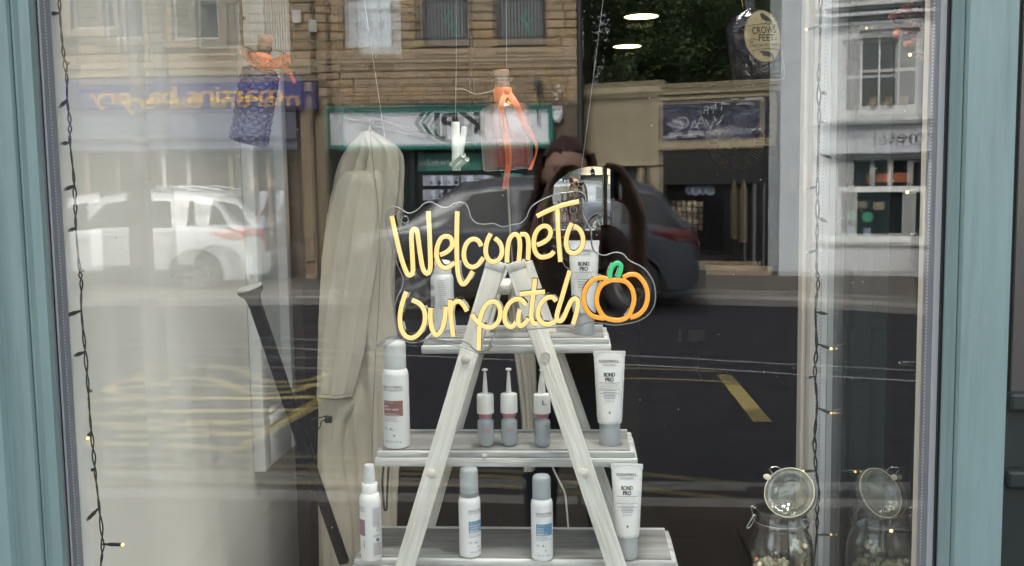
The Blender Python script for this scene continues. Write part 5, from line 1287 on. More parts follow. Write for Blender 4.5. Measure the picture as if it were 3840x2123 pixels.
out7 = [(58, 310), (65, 250), (95, 215), (140, 208), (190, 235), (240, 258), (290, 245), (330, 215), (370, 178), (420, 168), (460, 185), (510, 208), (560, 208), (610, 180), (660, 168), (705, 185), (728, 230), (745, 290), (785, 335), (850, 348), (930, 342), (1000, 368), (1080, 352), (1150, 338), (1195, 295)]
out8 = [(75, 235), (110, 192), (180, 150), (280, 110), (400, 88), (470, 82), (518, 105), (533, 150), (512, 215), (512, 270), (545, 340), (577, 400), (580, 470), (592, 540), (630, 585), (690, 600), (760, 578), (830, 588), (890, 645), (980, 690), (1040, 745), (1085, 830), (1098, 920), (1085, 1010), (1030, 1090), (950, 1135), (860, 1155), (760, 1165), (660, 1150), (560, 1142), (500, 1165), (450, 1198), (370, 1182), (200, 1190), (60, 1204)]
out7b = [(1110, 1216), (1000, 1206), (945, 1230), (915, 1290), (890, 1368), (840, 1390), (780, 1370), (735, 1322), (640, 1285), (540, 1302), (400, 1282), (300, 1310), (220, 1295), (165, 1235), (135, 1130), (130, 1020), (150, 940), (188, 860), (195, 780), (152, 680), (112, 540), (75, 400)]
oc = catmull([c7(*q_) for q_ in out7]+[c8(*q_) for q_ in out8]+[c7(*q_) for q_ in out7b], 4, closed=True)
bm = bmesh.new(); vs = [bm.verts.new((v.x, NY, v.z)) for v in oc]; bm.faces.new(vs); bmesh.ops.triangulate(bm, faces=bm.faces[:])
bm2 = bm.copy(); bmesh.ops.translate(bm2, verts=bm2.verts[:], vec=(0, .005, 0))
ac = MB().addbm(bm).addbm(bm2); back = mk('acrylic_back', ac.xf(inv(sign)), M_acryl, sign)
mk('acrylic_rim', MB().tube([v+Vector((0, .002, 0)) for v in oc], .0009, 6, closed=True).xf(inv(sign)), M_acrye, back, 60)
mk('acrylic_rim', MB().tube([v+Vector((-.0012, .0045, -.0006)) for v in oc], .0007, 5, closed=True).xf(inv(sign)), M_acryd, back, 60)
for c_ in (c7(215, 308), c8(432, 232)):
    mk('grommet', MB().tube([c_+Vector((.0056*math.cos(a), -.002, .0056*math.sin(a))) for a in [i*pi/10 for i in range(20)]], .0010, 6, closed=True).xf(inv(sign)), mat('chrome ring', (.6, .6, .6), .2, metal=1), sign, 60)
M_thread = mat('nylon thread', (.62, .62, .60), .3)
M_wire = glass('clear plastic film', (.90, .91, .91), k=3.0, edge=(.6, .62, .62))
# clear cable looping under the sign
mk('power_lead', MB().tube(catmull([c7(x, y)+Vector((0, -.004, 0)) for x, y in ((5, 1330), (60, 1285), (120, 1262), (200, 1275), (330, 1290), (430, 1282), (560, 1305), (680, 1330), (760, 1360), (830, 1385), (890, 1350), (925, 1318))], 6), .0030, 8).xf(inv(sign)), M_wire, sign, 60)
mk('power_lead', MB().tube(catmull([c7(x, y)+Vector((0, -.006, 0)) for x, y in ((-15, 1315), (20, 1300), (45, 1335), (90, 1300), (150, 1268), (180, 1250))], 6), .0022, 8).xf(inv(sign)), M_wire, sign, 60)
mk('link_wire', MB().tube([c8(262, 520)+Vector((0, -.003, 0)), c8(300, 535)+Vector((0, -.004, 0)), c8(365, 515)+Vector((0, -.003, 0))], .0007, 5).tube([c8(345, 650), c8(365, 690), c8(395, 708)], .0006, 5).xf(inv(sign)), M_thread, sign)

# ---- sign is hung by two threads
def thread(lab, pts, r_=.00022):
    o = mk('hanging_thread', MB().tube(pts, r_, 5), M_thread); tag(o, lab, 'thread')
thread('clear thread rising from the left ring of the lit sign', [c7(215, 296), P(1450, 560, NY), P(1366, 0, NY), P(1356, -160, NY)])
thread('clear thread rising from the right ring of the lit sign', [c8(432, 222), P(2180, 640, NY), P(2262, 0, NY), P(2280, -160, NY)])

# ---- hanging bottles
M_cork = mat('cork', (0.38, 0.24, 0.15), 0.9, col2=(.22, .13, .08), vscale=90, bump=1, bscale=120)
M_purple = glass('blue violet glass', (0.20, 0.18, 0.45), k=2.4, rough=.08, edge=(0.04, 0.03, 0.16), facing=.5, body=(.008, .007, .042), bodyfac=.55)
M_ribbon = mat('orange ribbon', (0.72, 0.16, 0.055), 0.7, var=.12, vscale=40)
def bat_ribbon():
    m = mat('orange bat ribbon', (0.74, 0.17, 0.055), 0.7); ns, lk = nodes(m); b_ = ns['Principled BSDF']
    tc = ns.new('ShaderNodeTexCoord'); mp = ns.new('ShaderNodeMapping'); mp.inputs['Scale'].default_value = (150, 150, 300); lk.new(tc.outputs['Object'], mp.inputs[0])
    n_ = ns.new('ShaderNodeTexNoise'); n_.inputs['Scale'].default_value = 1.0; n_.inputs['Detail'].default_value = 1; lk.new(mp.outputs[0], n_.inputs['Vector'])
    r_ = ns.new('ShaderNodeValToRGB'); r_.color_ramp.elements[0].position = .60; r_.color_ramp.elements[0].color = (.74, .17, .055, 1); r_.color_ramp.elements[1].position = .63; r_.color_ramp.elements[1].color = (.02, .015, .015, 1)
    lk.new(n_.outputs[0], r_.inputs[0]); lk.new(r_.outputs[0], b_.inputs['Base Color']); return m
M_bat = bat_ribbon()
def ribbon(pts, w_, wdir, th=.0003):
    """strip along pts; wdir(i, n) gives the direction across it"""
    rows = []; n = len(pts)
    for i, p in enumerate(pts):
        d = Vector(wdir(i/(n-1))).normalized(); ww = w_(i/(n-1)) if callable(w_) else w_
        rows.append([p-d*ww/2, p-d*ww/6+Vector((0, -.0006, 0)), p+d*ww/6+Vector((0, -.0006, 0)), p+d*ww/2])
    return MB().grid(rows)
def crop1(x, y, yy): return P(800+x/2.6375, 80+y/2.6375, yy)
BY = .24
a_, b_ = crop1(345, 1215, BY), crop1(472, 455, BY)
pb_ = thing('quilted_bottle', 'dark violet bottle with diamond relief, cork and orange bow hanging on a thread', 'bottle', a_)
M = inv(pb_) @ axisM(a_, b_); L = (b_-a_).length; r0 = 72/1.0*mpp(a_)
def quilt(th, z, r_):
    if z < .004 or z > L-.012: return r_
    u = th*6/pi; v = z/L*9.0
    a1 = (u+v) % 1.0; a2 = (u-v) % 1.0
    return r_*(1-.075*max(abs(a1-.5), abs(a2-.5))*2+.04)
zz = [i*L/96 for i in range(97)]
prof = [(r0*.86, 0), (r0*.95, .0015)]+[(r0, z) for z in zz if .004 <= z <= L-.012]+[(r0*.99, L-.010), (r0*.93, L-.005), (r0*.70, L-.001), (r0*.42, L+.003), (r0*.36, L+.006), (r0*.36, L+.026), (r0*.40, L+.028), (r0*.40, L+.034), (r0*.33, L+.034)]
mk('vessel', MB().lathe(prof, 120, rf=quilt), M_purple, pb_, 12, M=M)
mk('inner_wall', MB().lathe([(r0*.80, .006), (r0*.86, .012), (r0*.86, L-.02), (r0*.30, L)], 40), M_purple, pb_, 50, M=M)
mk('cork', MB().lathe([(r0*.30, L+.022), (r0*.36, L+.0345), (r0*.39, L+.050), (r0*.36, L+.0515), (0, L+.052)], 20), M_cork, pb_, 40, M=M)
kn = crop1(545, 420, BY-.03)
def cp(*l): return catmull([crop1(x, y, BY-.03+d) for x, y, d in l], 5)
up_ = lambda t: (.12, -.5, 1)
bow = MB().merge(ribbon(cp((545, 425, 0), (470, 395, -.012), (390, 350, -.018), (335, 320, -.010), (330, 345, .006)), lambda t: .020-.008*abs(t-.2), lambda t: (-.15, -.6, 1)))
bow.merge(ribbon(cp((545, 430, 0), (620, 415, -.012), (690, 375, -.018), (745, 365, -.008), (762, 392, .008)), lambda t: .019-.008*abs(t-.2), lambda t: (.2, -.6, 1)))
bow.merge(ribbon(cp((545, 435, .002), (470, 445, -.004), (380, 415, -.006), (310, 370, .004), (275, 330, .010), (257, 280, .012)), lambda t: .014-.008*t, lambda t: (-.5, -.4, 1)))
bow.merge(ribbon(cp((560, 435, .002), (640, 455, -.003), (710, 455, .0), (745, 500, .0), (775, 550, .004), (812, 612, .006)), lambda t: .011-.005*t, lambda t: (1, -.4, .6)))
bow.sphere(kn, .006, 8, sc=(1.1, .8, 1))
wpart(pb_, 'bow', bow, M_bat, 60)
neckc = M @ Vector((0, 0, L+.012)); mk('neck_ribbon', MB().lathe([(r0*.385, L+.006), (r0*.43, L+.010), (r0*.43, L+.018), (r0*.385, L+.022)], 24), M_ribbon, pb_, 50, M=M)
top_ = a_+(b_-a_).normalized()*(L+.052)
thread('clear thread above the violet bottle', [top_, P(946, 150, BY), P(944, -150, BY)])

# orange bottle
def crop2(x, y, yy): return P(1740+x/2.8475, 230+y/2.8475, yy)
OY = .22
M_clear = glass('clear bottle glass', (0.92, 0.90, 0.89), k=3.2, edge=(0.40, 0.34, 0.32), facing=.32)
M_orange = glass('red orange drink', (0.96, 0.55, 0.46), k=1.2, edge=(.75, .14, .08), facing=.5, body=(.78, .22, .15), bodyfac=.30)
M_drink = glass('orange red liquid', (0.80, 0.30, 0.22), k=.8, edge=(.5, .08, .05), facing=.5, body=(.62, .06, .03), bodyfac=.55)
ob_ = crop2(478, 1165, OY); u = mpp(ob_)/2.8475
bt = thing('orange_bottle', 'corked square bottle with red tint and long orange ribbons hanging on a thread', 'bottle', ob_, (0, math.radians(-3.5), 0))
def sq(rx, ry, z, ro, n=40, e=.42, tw=.55):
    o_ = []
    for i in range(n):
        a = 2*pi*i/n; c, s = math.cos(a), math.sin(a)
        x = rx*math.copysign(abs(c)**e, c); y = ry*math.copysign(abs(s)**e, s)
        o_.append((x*math.cos(tw)-y*math.sin(tw), x*math.sin(tw)+y*math.cos(tw), z))
    return o_
h_ = 232*u; prof = [(.86, 0, .42), (.97, 14*u, .42), (1, 30*u, .42), (1, 600*u, .42), (.97, 650*u, .45), (.85, 690*u, .55), (.60, 720*u, .75), (.40, 735*u, .95), (.37, 745*u, 1), (.36, 790*u, 1), (.36, 935*u, 1), (.46, 942*u, 1), (.47, 955*u, 1), (.46, 972*u, 1), (.36, 980*u, 1), (.36, 1000*u, 1)]
mk('vessel', MB().loft([sq(h_*k, h_*k, z, 0, e=e) for k, z, e in prof]), M_clear, bt, 40)
mk('inner_wall', MB().loft([sq(h_*k*.93, h_*k*.93, max(z, 26*u), 0, e=e) for k, z, e in prof[1:-5]]), M_orange, bt, 40)
mk('drink', MB().loft([sq(h_*k*.90, h_*k*.90, z, 0, e=.42) for k, z in ((.84, 30*u), (.97, 44*u), (.985, 60*u), (.985, 330*u))]), M_drink, bt, 40)
mk('cork', MB().lathe([(62*u, 985*u), (80*u, 1002*u), (82*u, 1052*u), (78*u, 1056*u), (0, 1057*u)], 24), M_cork, bt, 40)
def cq(*l): return catmull([crop2(x, y, OY-.045+d) for x, y, d in l], 6)
rb = MB().merge(ribbon(cq((450, 330, .005), (405, 440, -.008), (400, 540, -.010), (420, 640, -.010), (435, 740, -.010), (455, 860, -.010), (475, 980, -.010), (475, 1100, -.008), (455, 1230, -.004), (440, 1362, 0)), 62*u, lambda t: (1, 0, .10)))
rb.merge(ribbon(cq((460, 320, .005), (545, 440, -.008), (600, 560, -.010), (650, 680, -.008), (720, 790, -.002), (770, 890, .006), (775, 960, .010), (745, 1060, .012), (705, 1160, .010)), lambda t: (66-46*min(1, max(0, (t-.35)*2.4)) if t < .8 else 20+(t-.8)*120)*u, lambda t: (1, .1, .55-.4*t)))
wpart(bt, 'ribbon', rb, M_ribbon, 60)
nk_ = MB().lathe([(90*u, 735*u), (98*u, 750*u), (97*u, 800*u), (99*u, 850*u), (90*u, 870*u)], 24); mk('neck_ribbon', nk_, M_ribbon, bt, 50)
kn = crop2(460, 325, OY-.042); wpart(bt, 'knot', MB().sphere(kn, 30*u, 10, sc=(1, .6, 1.3)), M_ribbon, 60)
for i, (xa, ya, xb_, yb_) in enumerate(((412, 545, 432, 745), (462, 905, 478, 1095), (462, 1215, 440, 1350))):
    A, B = crop2(xa, ya, OY-.0575), crop2(xb_, yb_, OY-.0575); d = (B-A); Lh = d.length
    tm = text_mb('Halloween', width=Lh, height=24*u, align='l', z0=-10*u); X = d.normalized(); Z = Vector((0, -1, 0)).cross(X)*-1; Z = X.cross(Vector((0, 1, 0))).normalized()*1
    Mx = Matrix((X, Vector((0, 1, 0)), -Z if Z.x < 0 else Z)).transposed().to_4x4(); Mx.translation = A
    wpart(bt, 'lettering', tm.xf(Mx), M_print)
fairy = crop2(475, 440, OY-.035); wpart(bt, 'glowing_flower', MB().sphere(fairy, 14*u, 6, sc=(1, .5, 1)).sphere(fairy+Vector((18*u, 0, -8*u)), 12*u, 6, sc=(1, .5, 1)).sphere(fairy+Vector((-10*u, 0, -14*u)), 11*u, 6, sc=(1, .5, 1)), emis('amber glint', (1, .42, .03), .2))  # small spheres given their own glow as an amber glint
thread('clear thread above the orange bottle', [crop2(455, 112, OY), P(1900, 0, OY), P(1900, -150, OY)])
o = mk('loose_thread', MB().tube(catmull([crop2(-95, 300, OY-.03), P(1740, 335, OY-.03), P(1785, 353, OY-.03), crop2(250, 330, OY-.03), crop2(325, 305, OY-.03)], 6), .00025, 5), M_thread); tag(o, 'loose curl of clear thread beside the orange bottle', 'thread')

# crows feet bottle
def crop3(x, y, yy): return P(2640+x/3.56, y/3.56, yy)
CB = .26
M_plum = glass('smoky plum glass', (0.58, 0.50, 0.60), k=1.1, edge=(0.22, 0.15, 0.26), facing=.45, body=(.03, .018, .04), bodyfac=.22)
a_, b_ = crop3(735, 1120, CB), crop3(610, 130, CB)
cb = thing('label_bottle', 'smoky plum bottle with an oval parchment label hanging on a thread', 'bottle', a_); L = (b_-a_).length; u = mpp(a_)/3.56
M = inv(cb) @ axisM(a_, b_)
el = lambda rx, ry, z, n=44: [(rx*u*math.cos(2*pi*i/n), ry*u*math.sin(2*pi*i/n), z*u) for i in range(n)]
prof = [(250, 0), (310, 12), (340, 50), (348, 120), (350, 700), (340, 780), (310, 850), (250, 905), (170, 945), (110, 965), (90, 985), (86, 1010), (86, 1180), (110, 1185), (110, 1225), (86, 1230)]
mk('vessel', MB().loft([el(r_, r_*.62 if r_ > 120 else r_, z) for r_, z in prof]), M_plum, cb, 50, M=M)
mk('inner_wall', MB().loft([el(r_*.92, r_*.57 if r_ > 120 else r_*.9, max(z, 40)) for r_, z in prof[2:-3]]), M_plum, cb, 50, M=M)
mk('stopper', MB().lathe([(78*u, 1190*u), (92*u, 1240*u), (90*u, 1300*u), (0, 1305*u)], 20), M_cork, cb, 40, M=M)
M_parch = mat('parchment', (0.50, 0.40, 0.24), 0.75, col2=(.36, .26, .14), vscale=55, coord='Object')
M_parchr = mat('label rim', (0.20, 0.15, 0.10), 0.7)
def lab_pt(x, y, off=0.0):      # crop3 pixel -> point on the bottle's front skin
    q_ = Matrix(M).inverted() @ (inv(cb) @ crop3(x, y, CB)); rx, ry = 350*u, 217*u
    return M @ Vector((q_.x, -ry*math.sqrt(max(1-(q_.x/rx)**2, .03))-.0006-off, q_.z))
C0 = (755, 515); tl = math.radians(-9)
def ov(k, off): return [lab_pt(C0[0]+(252*k*math.cos(a))*math.cos(tl)-(345*k*math.sin(a))*math.sin(tl)*-1*-1, C0[1]+345*k*math.sin(a)+252*k*math.cos(a)*math.sin(tl), off) for a in [2*pi*i/48 for i in range(48)]]
def oval(k, off, m, name, par):
    mb = MB(); rows = [ov(k*j/8, off)+[ov(k*j/8, off)[0]] for j in range(9)]; mb.grid(rows); return mk(name, mb, m, par)
lb = oval(1.0, 0, M_parchr, 'label_rim', cb); lb2 = oval(.955, .0004, M_parch, 'label', cb)
ti = []; 
def lt(s, x0, y0, x1, y1, h, off=.0):
    """text along the crop line from (x0,y0) to (x1,y1), cap height h px"""
    d = Vector((x1-x0, y1-y0)); W_ = d.length; d.normalize(); n = Vector((d.y, -d.x))
    def f(p): q_ = Vector((x0, y0))+d*p.x+n*p.z; return lab_pt(q_.x, q_.y, .0009)
    return text_mb(s, width=W_, height=h, align='l', offset=off, fn=f)
tx = lt('CROWS', 605, 492, 930, 462, 90, .012).merge(lt('FEET', 690, 582, 905, 572, 88, .012)).merge(lt("A WITCH'S BEST FRIEND", 568, 668, 985, 632, 36, .012))
mk('lettering', tx, mat('brown ink', (.045, .03, .02), .7), lb2); M_bi = bpy.data.materials['brown ink']
def poly(pts): 
    bm = bmesh.new(); bm.faces.new([bm.verts.new(lab_pt(x, y, .0009)) for x, y in pts]); bmesh.ops.triangulate(bm, faces=bm.faces[:]); return MB().addbm(bm)
crow = [(706, 222), (728, 212), (750, 215), (765, 232), (800, 245), (840, 275), (880, 318), (878, 335), (840, 318), (810, 312), (800, 330), (785, 312), (750, 300), (722, 275), (712, 245)]
mk('crow_print', poly(crow), M_bi, lb2)
mk('crow_print', poly([(700, 715), (730, 712), (780, 712), (830, 718), (870, 735), (900, 775), (888, 812), (850, 808), (865, 790), (830, 785), (790, 778), (730, 765), (770, 752), (722, 738)]), M_bi, lb2)
fl = MB()
for pts in (((545, 382), (640, 365), (740, 350), (790, 340), (850, 345), (930, 360)), ((735, 345), (760, 362), (790, 345), (820, 360), (850, 350)), ((598, 712), (680, 692), (760, 680), (820, 675), (900, 680), (980, 685)), ((730, 670), (770, 690), (815, 672), (860, 692), (905, 660)), ((690, 560), (650, 565), (610, 545), (580, 560), (585, 595), (605, 600), (610, 580)), ((540, 585), (545, 565), (560, 562)), ((905, 545), (930, 552), (950, 530))):
    fl.tube([lab_pt(x, y, .0006) for x, y in [(v.x, v.y) for v in catmull([(x, y, 0) for x, y in pts], 5)]], 3.4*u, 4)
mk('scroll_print', fl, M_bi, lb2)
thread('clear thread above the labelled bottle', [b_+(b_-a_).normalized()*.10, P(2795, -220, CB)])

# ---- clip jar with berry beads
p_ = P(2928, 2000, .54); u = mpp(p_)/3.367
def crop6(x, y, yy): return P(2740+x/3.367, 1700+y/3.367, yy)
jc = crop6(640, 770, .54); PLZ = FLZ+.04; jb = Vector((jc.x, .54, PLZ+.0005))
pln = mk('display_plinth', MB().cbox(jc.x-.085, jc.x+.085, .455, .625, FLZ, PLZ, .004), M_whitepaint, None, 30); tag(pln, 'low white plinth under the clip jar', 'plinth')
jar = thing('clip_jar', 'open clip top glass jar holding wooden berry beads', 'jar', jb); Hj = jc.z-jb.z
M_jar = glass('jar glass', (0.94, 0.955, 0.95), k=2.6, edge=(0.62, 0.66, 0.64), facing=.35)
M_jarl = glass('jar lid glass', (0.90, 0.92, 0.88), k=4.0, edge=(0.50, 0.54, 0.46), facing=.4, body=(.70, .70, .58), bodyfac=.13)
M_rubber = mat('pale rubber seal', (.62, .58, .45), .55)
M_steel = mat('steel wire', (.55, .55, .55), .25, metal=1)
rj = 405*u; rn = 330*u
mk('vessel', MB().lathe([(rj*.90, 0), (rj*.98, .006), (rj, .02), (rj, Hj-.080), (rj*.97, Hj-.058), (rj*.90, Hj-.040), (rn*.99, Hj-.028), (rn*.97, Hj-.022), (rn*1.03, Hj-.020), (rn*1.03, Hj-.012), (rn*.95, Hj-.008), (rn*.93, Hj+.006), (rn*1.0, Hj+.009), (rn, Hj+.013), (rn*.90, Hj+.014)], 56).lathe([(rj*.90, .008), (rj*.955, .024), (rj*.955, Hj-.078), (rj*.86, Hj-.042), (rn*.90, Hj-.02), (rn*.88, Hj+.013)], 48), M_jar, jar, 50)
mk('wire_band', MB().tube([(rn*1.05*math.cos(a), rn*1.05*math.sin(a), Hj-.010) for a in [2*pi*i/40 for i in range(40)]], .0011, 6, closed=True), M_steel, jar, 60)
lc = crop6(752, 505, .515); ln = Vector((-.42, -.70, .50)).normalized(); Ml = inv(jar) @ axisM(lc, lc+ln, xdir=(1, 0, -.5))
rl = 318*u
lid = mk('lid', MB().lathe([(0, -.012), (rl*.55, -.012), (rl*.62, -.006), (rl*.70, -.004), (rl*.74, .004), (rl*.80, .006), (rl*.98, .005), (rl, .0), (rl*.97, -.008), (rl*.80, -.012), (rl*.62, -.020), (0, -.021)], 56), M_jarl, jar, 50, M=Ml)
mk('seal', MB().lathe([(rl*.955, .0062), (rl*.99, .0055), (rl*.995, .0068), (rl*.955, .0075), (rl*.955, .0062)], 48).merge(MB().sphere((-rl*1.05, rl*.28, .006), .006, 8, sc=(1.4, 1.0, .4))), M_rubber, lid, 50)
wpart(jar, 'bail_wire', MB().tube(catmull([crop6(x, y, .52) for x, y in ((535, 265), (495, 210), (510, 180), (590, 170), (625, 200), (648, 235))], 4), .0010, 6), M_steel, 60)
wpart(jar, 'bail_wire', MB().tube(catmull([crop6(x, y, .505) for x, y in ((845, 740), (880, 800), (900, 885), (870, 870), (930, 830), (970, 840), (1040, 870), (1060, 800), (1040, 720), (1015, 680))], 4), .0011, 6), M_steel, 60)
wpart(jar, 'clip_wire', MB().tube(catmull([crop6(x, y, .53) for x, y in ((320, 690), (265, 665), (260, 690), (285, 780), (300, 790), (205, 920), (240, 935), (315, 800), (280, 790), (225, 905))], 3), .0010, 6), M_steel, 60)
beads = thing('berry_bead_garland', 'garland of cream and brown wooden beads inside the glass jar', 'garland', jb)
M_bc = mat('cream bead', (.80, .73, .50), .45, var=.1, vscale=60); M_bb = mat('brown bead', (.36, .17, .07), .45)
bl = [(325, 1340, 1), (390, 1350, 0), (440, 1340, 0), (500, 1345, 0), (565, 1345, 1), (622, 1355, 0), (630, 1385, 0), (688, 1398, 0), (365, 1400, 0), (455, 1385, 0), (520, 1400, 0), (470, 1425, 0), (580, 1430, 1), (640, 1430, 0),
  (805, 1105, 0), (855, 1120, 0), (888, 1150, 0), (800, 1160, 0), (935, 1170, 0), (765, 1205, 2), (850, 1200, 0), (940, 1210, 1), (880, 1235, 0), (922, 1282, 0), (958, 1300, 1), (908, 1345, 0), (978, 1335, 0), (985, 1390, 0), (950, 1420, 1)]
rr = random.Random(2)
for x, y, k in bl:
    c_ = crop6(x, y, .54-rr.uniform(.005, .050)); mk('bead', MB().sphere(inv(beads) @ c_, (33 if k == 0 else 28)*u*rr.uniform(.85, 1.05), 10), (M_bc, M_bb, M_ribbon if False else M_bc)[k], beads, 180)
for i in range(190):      # pile under the visible ones
    a = rr.uniform(0, 6.28); q_ = math.sqrt(rr.uniform(.45, 1))*rj*.80
    mk('bead', MB().sphere(Vector((q_*math.cos(a), q_*math.sin(a), rr.uniform(.010, max(.03, crop6(600, 1400, .52).z-jb.z-.012)))), 31*u*rr.uniform(.8, 1.05), 8), M_bc if rr.random() < .75 else M_bb, beads, 180)
# strip of old tape on the side pane
o = mk('sticky_tape', MB().add([P(3048, 1868, .6)+Vector((0, 0, 0)), P(3200, 1872, .55), P(3200, 1896, .55), P(3115, 1902, .58), P(3048, 1890, .6)], [(0, 1, 2, 3, 4)]), glass('old tape', (.80, .79, .76), k=1.5, body=(.6, .58, .55), bodyfac=.22)); tag(o, 'strip of clear sticky tape across the white side frame', 'tape')

# ---- fairy lights
M_cable = mat('dark green cable', (0.012, 0.014, 0.013), 0.5)
M_cableg = mat('grey cable', (0.10, 0.10, 0.10), 0.5)
M_ledon = emis('lit warm led', (1, .62, .18), .7, (.9, .7, .3)); M_ledoff = glass('unlit led', (.8, .8, .78), k=2.5, edge=(.4, .4, .38), body=(.5, .48, .44), bodyfac=.2)
def fairy_string(lab, path, br, y, cm, rs=.0016, twist=.0022):
    p0 = [P(px, py, y) for px, py in path]; pts = catmull(p0, 10); t = thing('fairy_lights', lab, 'string lights', pts[-1])
    for s in (0, pi):
        w_ = []
        for i, p in enumerate(pts):
            a = i*.55+s; k = twist*(.6+.4*math.sin(i*.23)); w_.append(p+Vector((math.cos(a)*k, math.sin(a)*k, 0)))
        wpart(t, 'cable', MB().tube(w_, rs*.72, 6), cm, 60)
    for (ax, ay), (bx, by), lit in br:
        A, B = P(ax, ay, y), P(bx, by, y-.006 if lit else y+.002); d = (B-A); Lb = max(d.length, .004); d.normalize()
        s_ = wpart(t, 'bulb_holder', MB().tube([A, A+d*Lb*.35, A+d*Lb*.36, A+d*max(Lb-.004, Lb*.5)], [.0016, .0022, .0030, .0029], 8), cm, 50)
        mk('led', MB().sphere(inv(t) @ (B-d*.001), .0024, 8), M_ledon if lit else M_ledoff, s_, 60)
fairy_string('dark twisted fairy light string hanging beside the cream wall', [(214, -60), (222, 0), (228, 100), (238, 200), (250, 290), (252, 375), (262, 460), (262, 530), (275, 650), (282, 760), (285, 860), (297, 1000), (305, 1060), (305, 1165), (318, 1300), (330, 1450), (338, 1570), (350, 1690), (360, 1800), (372, 1900), (385, 2040), (378, 2123), (376, 2200)],
  [((224, 50), (175, 51), 0), ((250, 235), (256, 240), 0), ((251, 375), (224, 402), 0), ((262, 535), (230, 539), 0), ((280, 695), (243, 712), 0), ((285, 855), (258, 866), 0), ((297, 1010), (312, 1016), 0), ((305, 1165), (248, 1184), 1), ((318, 1320), (280, 1334), 0), ((332, 1465), (344, 1466), 0), ((342, 1618), (328, 1646), 1), ((350, 1760), (344, 1764), 0), ((370, 1906), (327, 1950), 0), ((385, 2041), (462, 2043), 1)], .045, M_cable)
fairy_string('twisted fairy light string hanging before the white side frame', [(3079, -60), (3077, 0), (3075, 150), (3070, 300), (3072, 450), (3067, 600), (3066, 750), (3064, 900), (3062, 1000), (3068, 1060), (3058, 1160), (3062, 1300), (3056, 1400), (3064, 1520), (3055, 1640), (3060, 1760), (3072, 1850), (3065, 1900), (3063, 2000), (3050, 2123), (3040, 2200)],
  [((3075, 97), (3022, 112), 1), ((3075, 345), (3100, 352), 0), ((3070, 455), (3096, 460), 0), ((3066, 575), (3119, 592), 0), ((3065, 700), (3028, 706), 0), ((3065, 815), (3101, 832), 0), ((3060, 938), (3025, 952), 0), ((3060, 1170), (3102, 1178), 0), ((3065, 1290), (3118, 1309), 1), ((3056, 1408), (3025, 1421), 0), ((3066, 1530), (3119, 1550), 1), ((3058, 1650), (3044, 1662), 0), ((3058, 1765), (3010, 1768), 1), ((3065, 2005), (3119, 2005), 1)], .56, M_cable, rs=.0022, twist=.003)
fairy_string('short dark fairy light string in the corner by the right post', [(3490, -60), (3488, 200), (3484, 500), (3478, 700), (3476, 875), (3458, 1100), (3440, 1300), (3438, 1420), (3428, 1560), (3425, 1680), (3412, 1800), (3416, 1990), (3424, 2123), (3426, 2200)],
  [((3484, 195), (3410, 206), 1), ((3478, 706), (3400, 722), 1), ((3476, 872), (3415, 880), 0), ((3440, 1362), (3370, 1362), 0), ((3425, 1675), (3462, 1697), 1), ((3416, 1993), (3340, 1991), 1)], .11, M_cable)

# ---- autumn leaf garland, upper right
gl = thing('leaf_garland', 'dark red and orange artificial leaf garland hanging by the right post', 'garland', P(3440, 60, .14))
M_lr = mat('dark red leaf', (.14, .022, .020), .6, var=.25, vscale=60); M_lo = mat('orange leaf', (.62, .20, .10), .6, var=.2, vscale=60)
def leaf(px, py, s, rot, m, lob, y):
    c_ = P(px, py, y); u_ = mpp(c_)*s; pts = []
    for i in range(36):
        a = 2*pi*i/36; r_ = 1-.30*abs(math.sin(a*lob/2))**.6+.18*max(0, math.cos(a-pi/2))**3
        pts.append((r_*math.cos(a)*u_*.8, r_*math.sin(a)*u_))
    mb = MB().add([Vector((0, -.004, 0))]+[Vector((x, .004*math.sin(3*i), z)) for i, (x, z) in enumerate(pts)], [(0, 1+i, 1+(i+1) % 36) for i in range(36)])
    mb.xf(Matrix.Translation(c_) @ Matrix.Rotation(rot, 4, 'Y') @ Matrix.Rotation(.25, 4, 'X')); o_ = wpart(gl, 'leaf', mb, m)
    mo = o_.modifiers.new('th', 'SOLIDIFY'); mo.thickness = .0006
rr = random.Random(6)
for px, py, s, ro, m_, lo in ((3450, 20, 62, .3, M_lr, 5), (3400, 40, 40, 1.0, M_lr, 3), (3480, 75, 40, 2.2, M_lr, 5), (3410, 105, 38, -.9, M_lr, 2), (3365, 128, 24, 1.35, M_lo, 2), (3440, 120, 40, .6, M_lr, 5), (3425, 160, 20, 0, M_lo, 2), (3400, 165, 18, 1.0, M_lo, 2), (3440, 178, 16, 2, M_lo, 2), (3462, 170, 42, .2, M_lo, 5), (3482, 140, 30, 1.2, M_lo, 5), (3470, 215, 26, 2.8, M_lo, 5), (3345, 68, 22, 1.2, M_lr, 2)):
    leaf(px, py, s, ro, m_, lo, .14+rr.uniform(-.02, .02))
wpart(gl, 'stem', MB().tube(catmull([P(3450, -80, .15), P(3445, 40, .15), P(3430, 130, .15), P(3440, 210, .15)], 5), .0012, 5), M_bark)
for px, py in ((3432, 190), (3436, 198), (3440, 190), (3428, 200)): wpart(gl, 'berry', MB().sphere(P(px, py, .135), .0016, 6), M_lo)

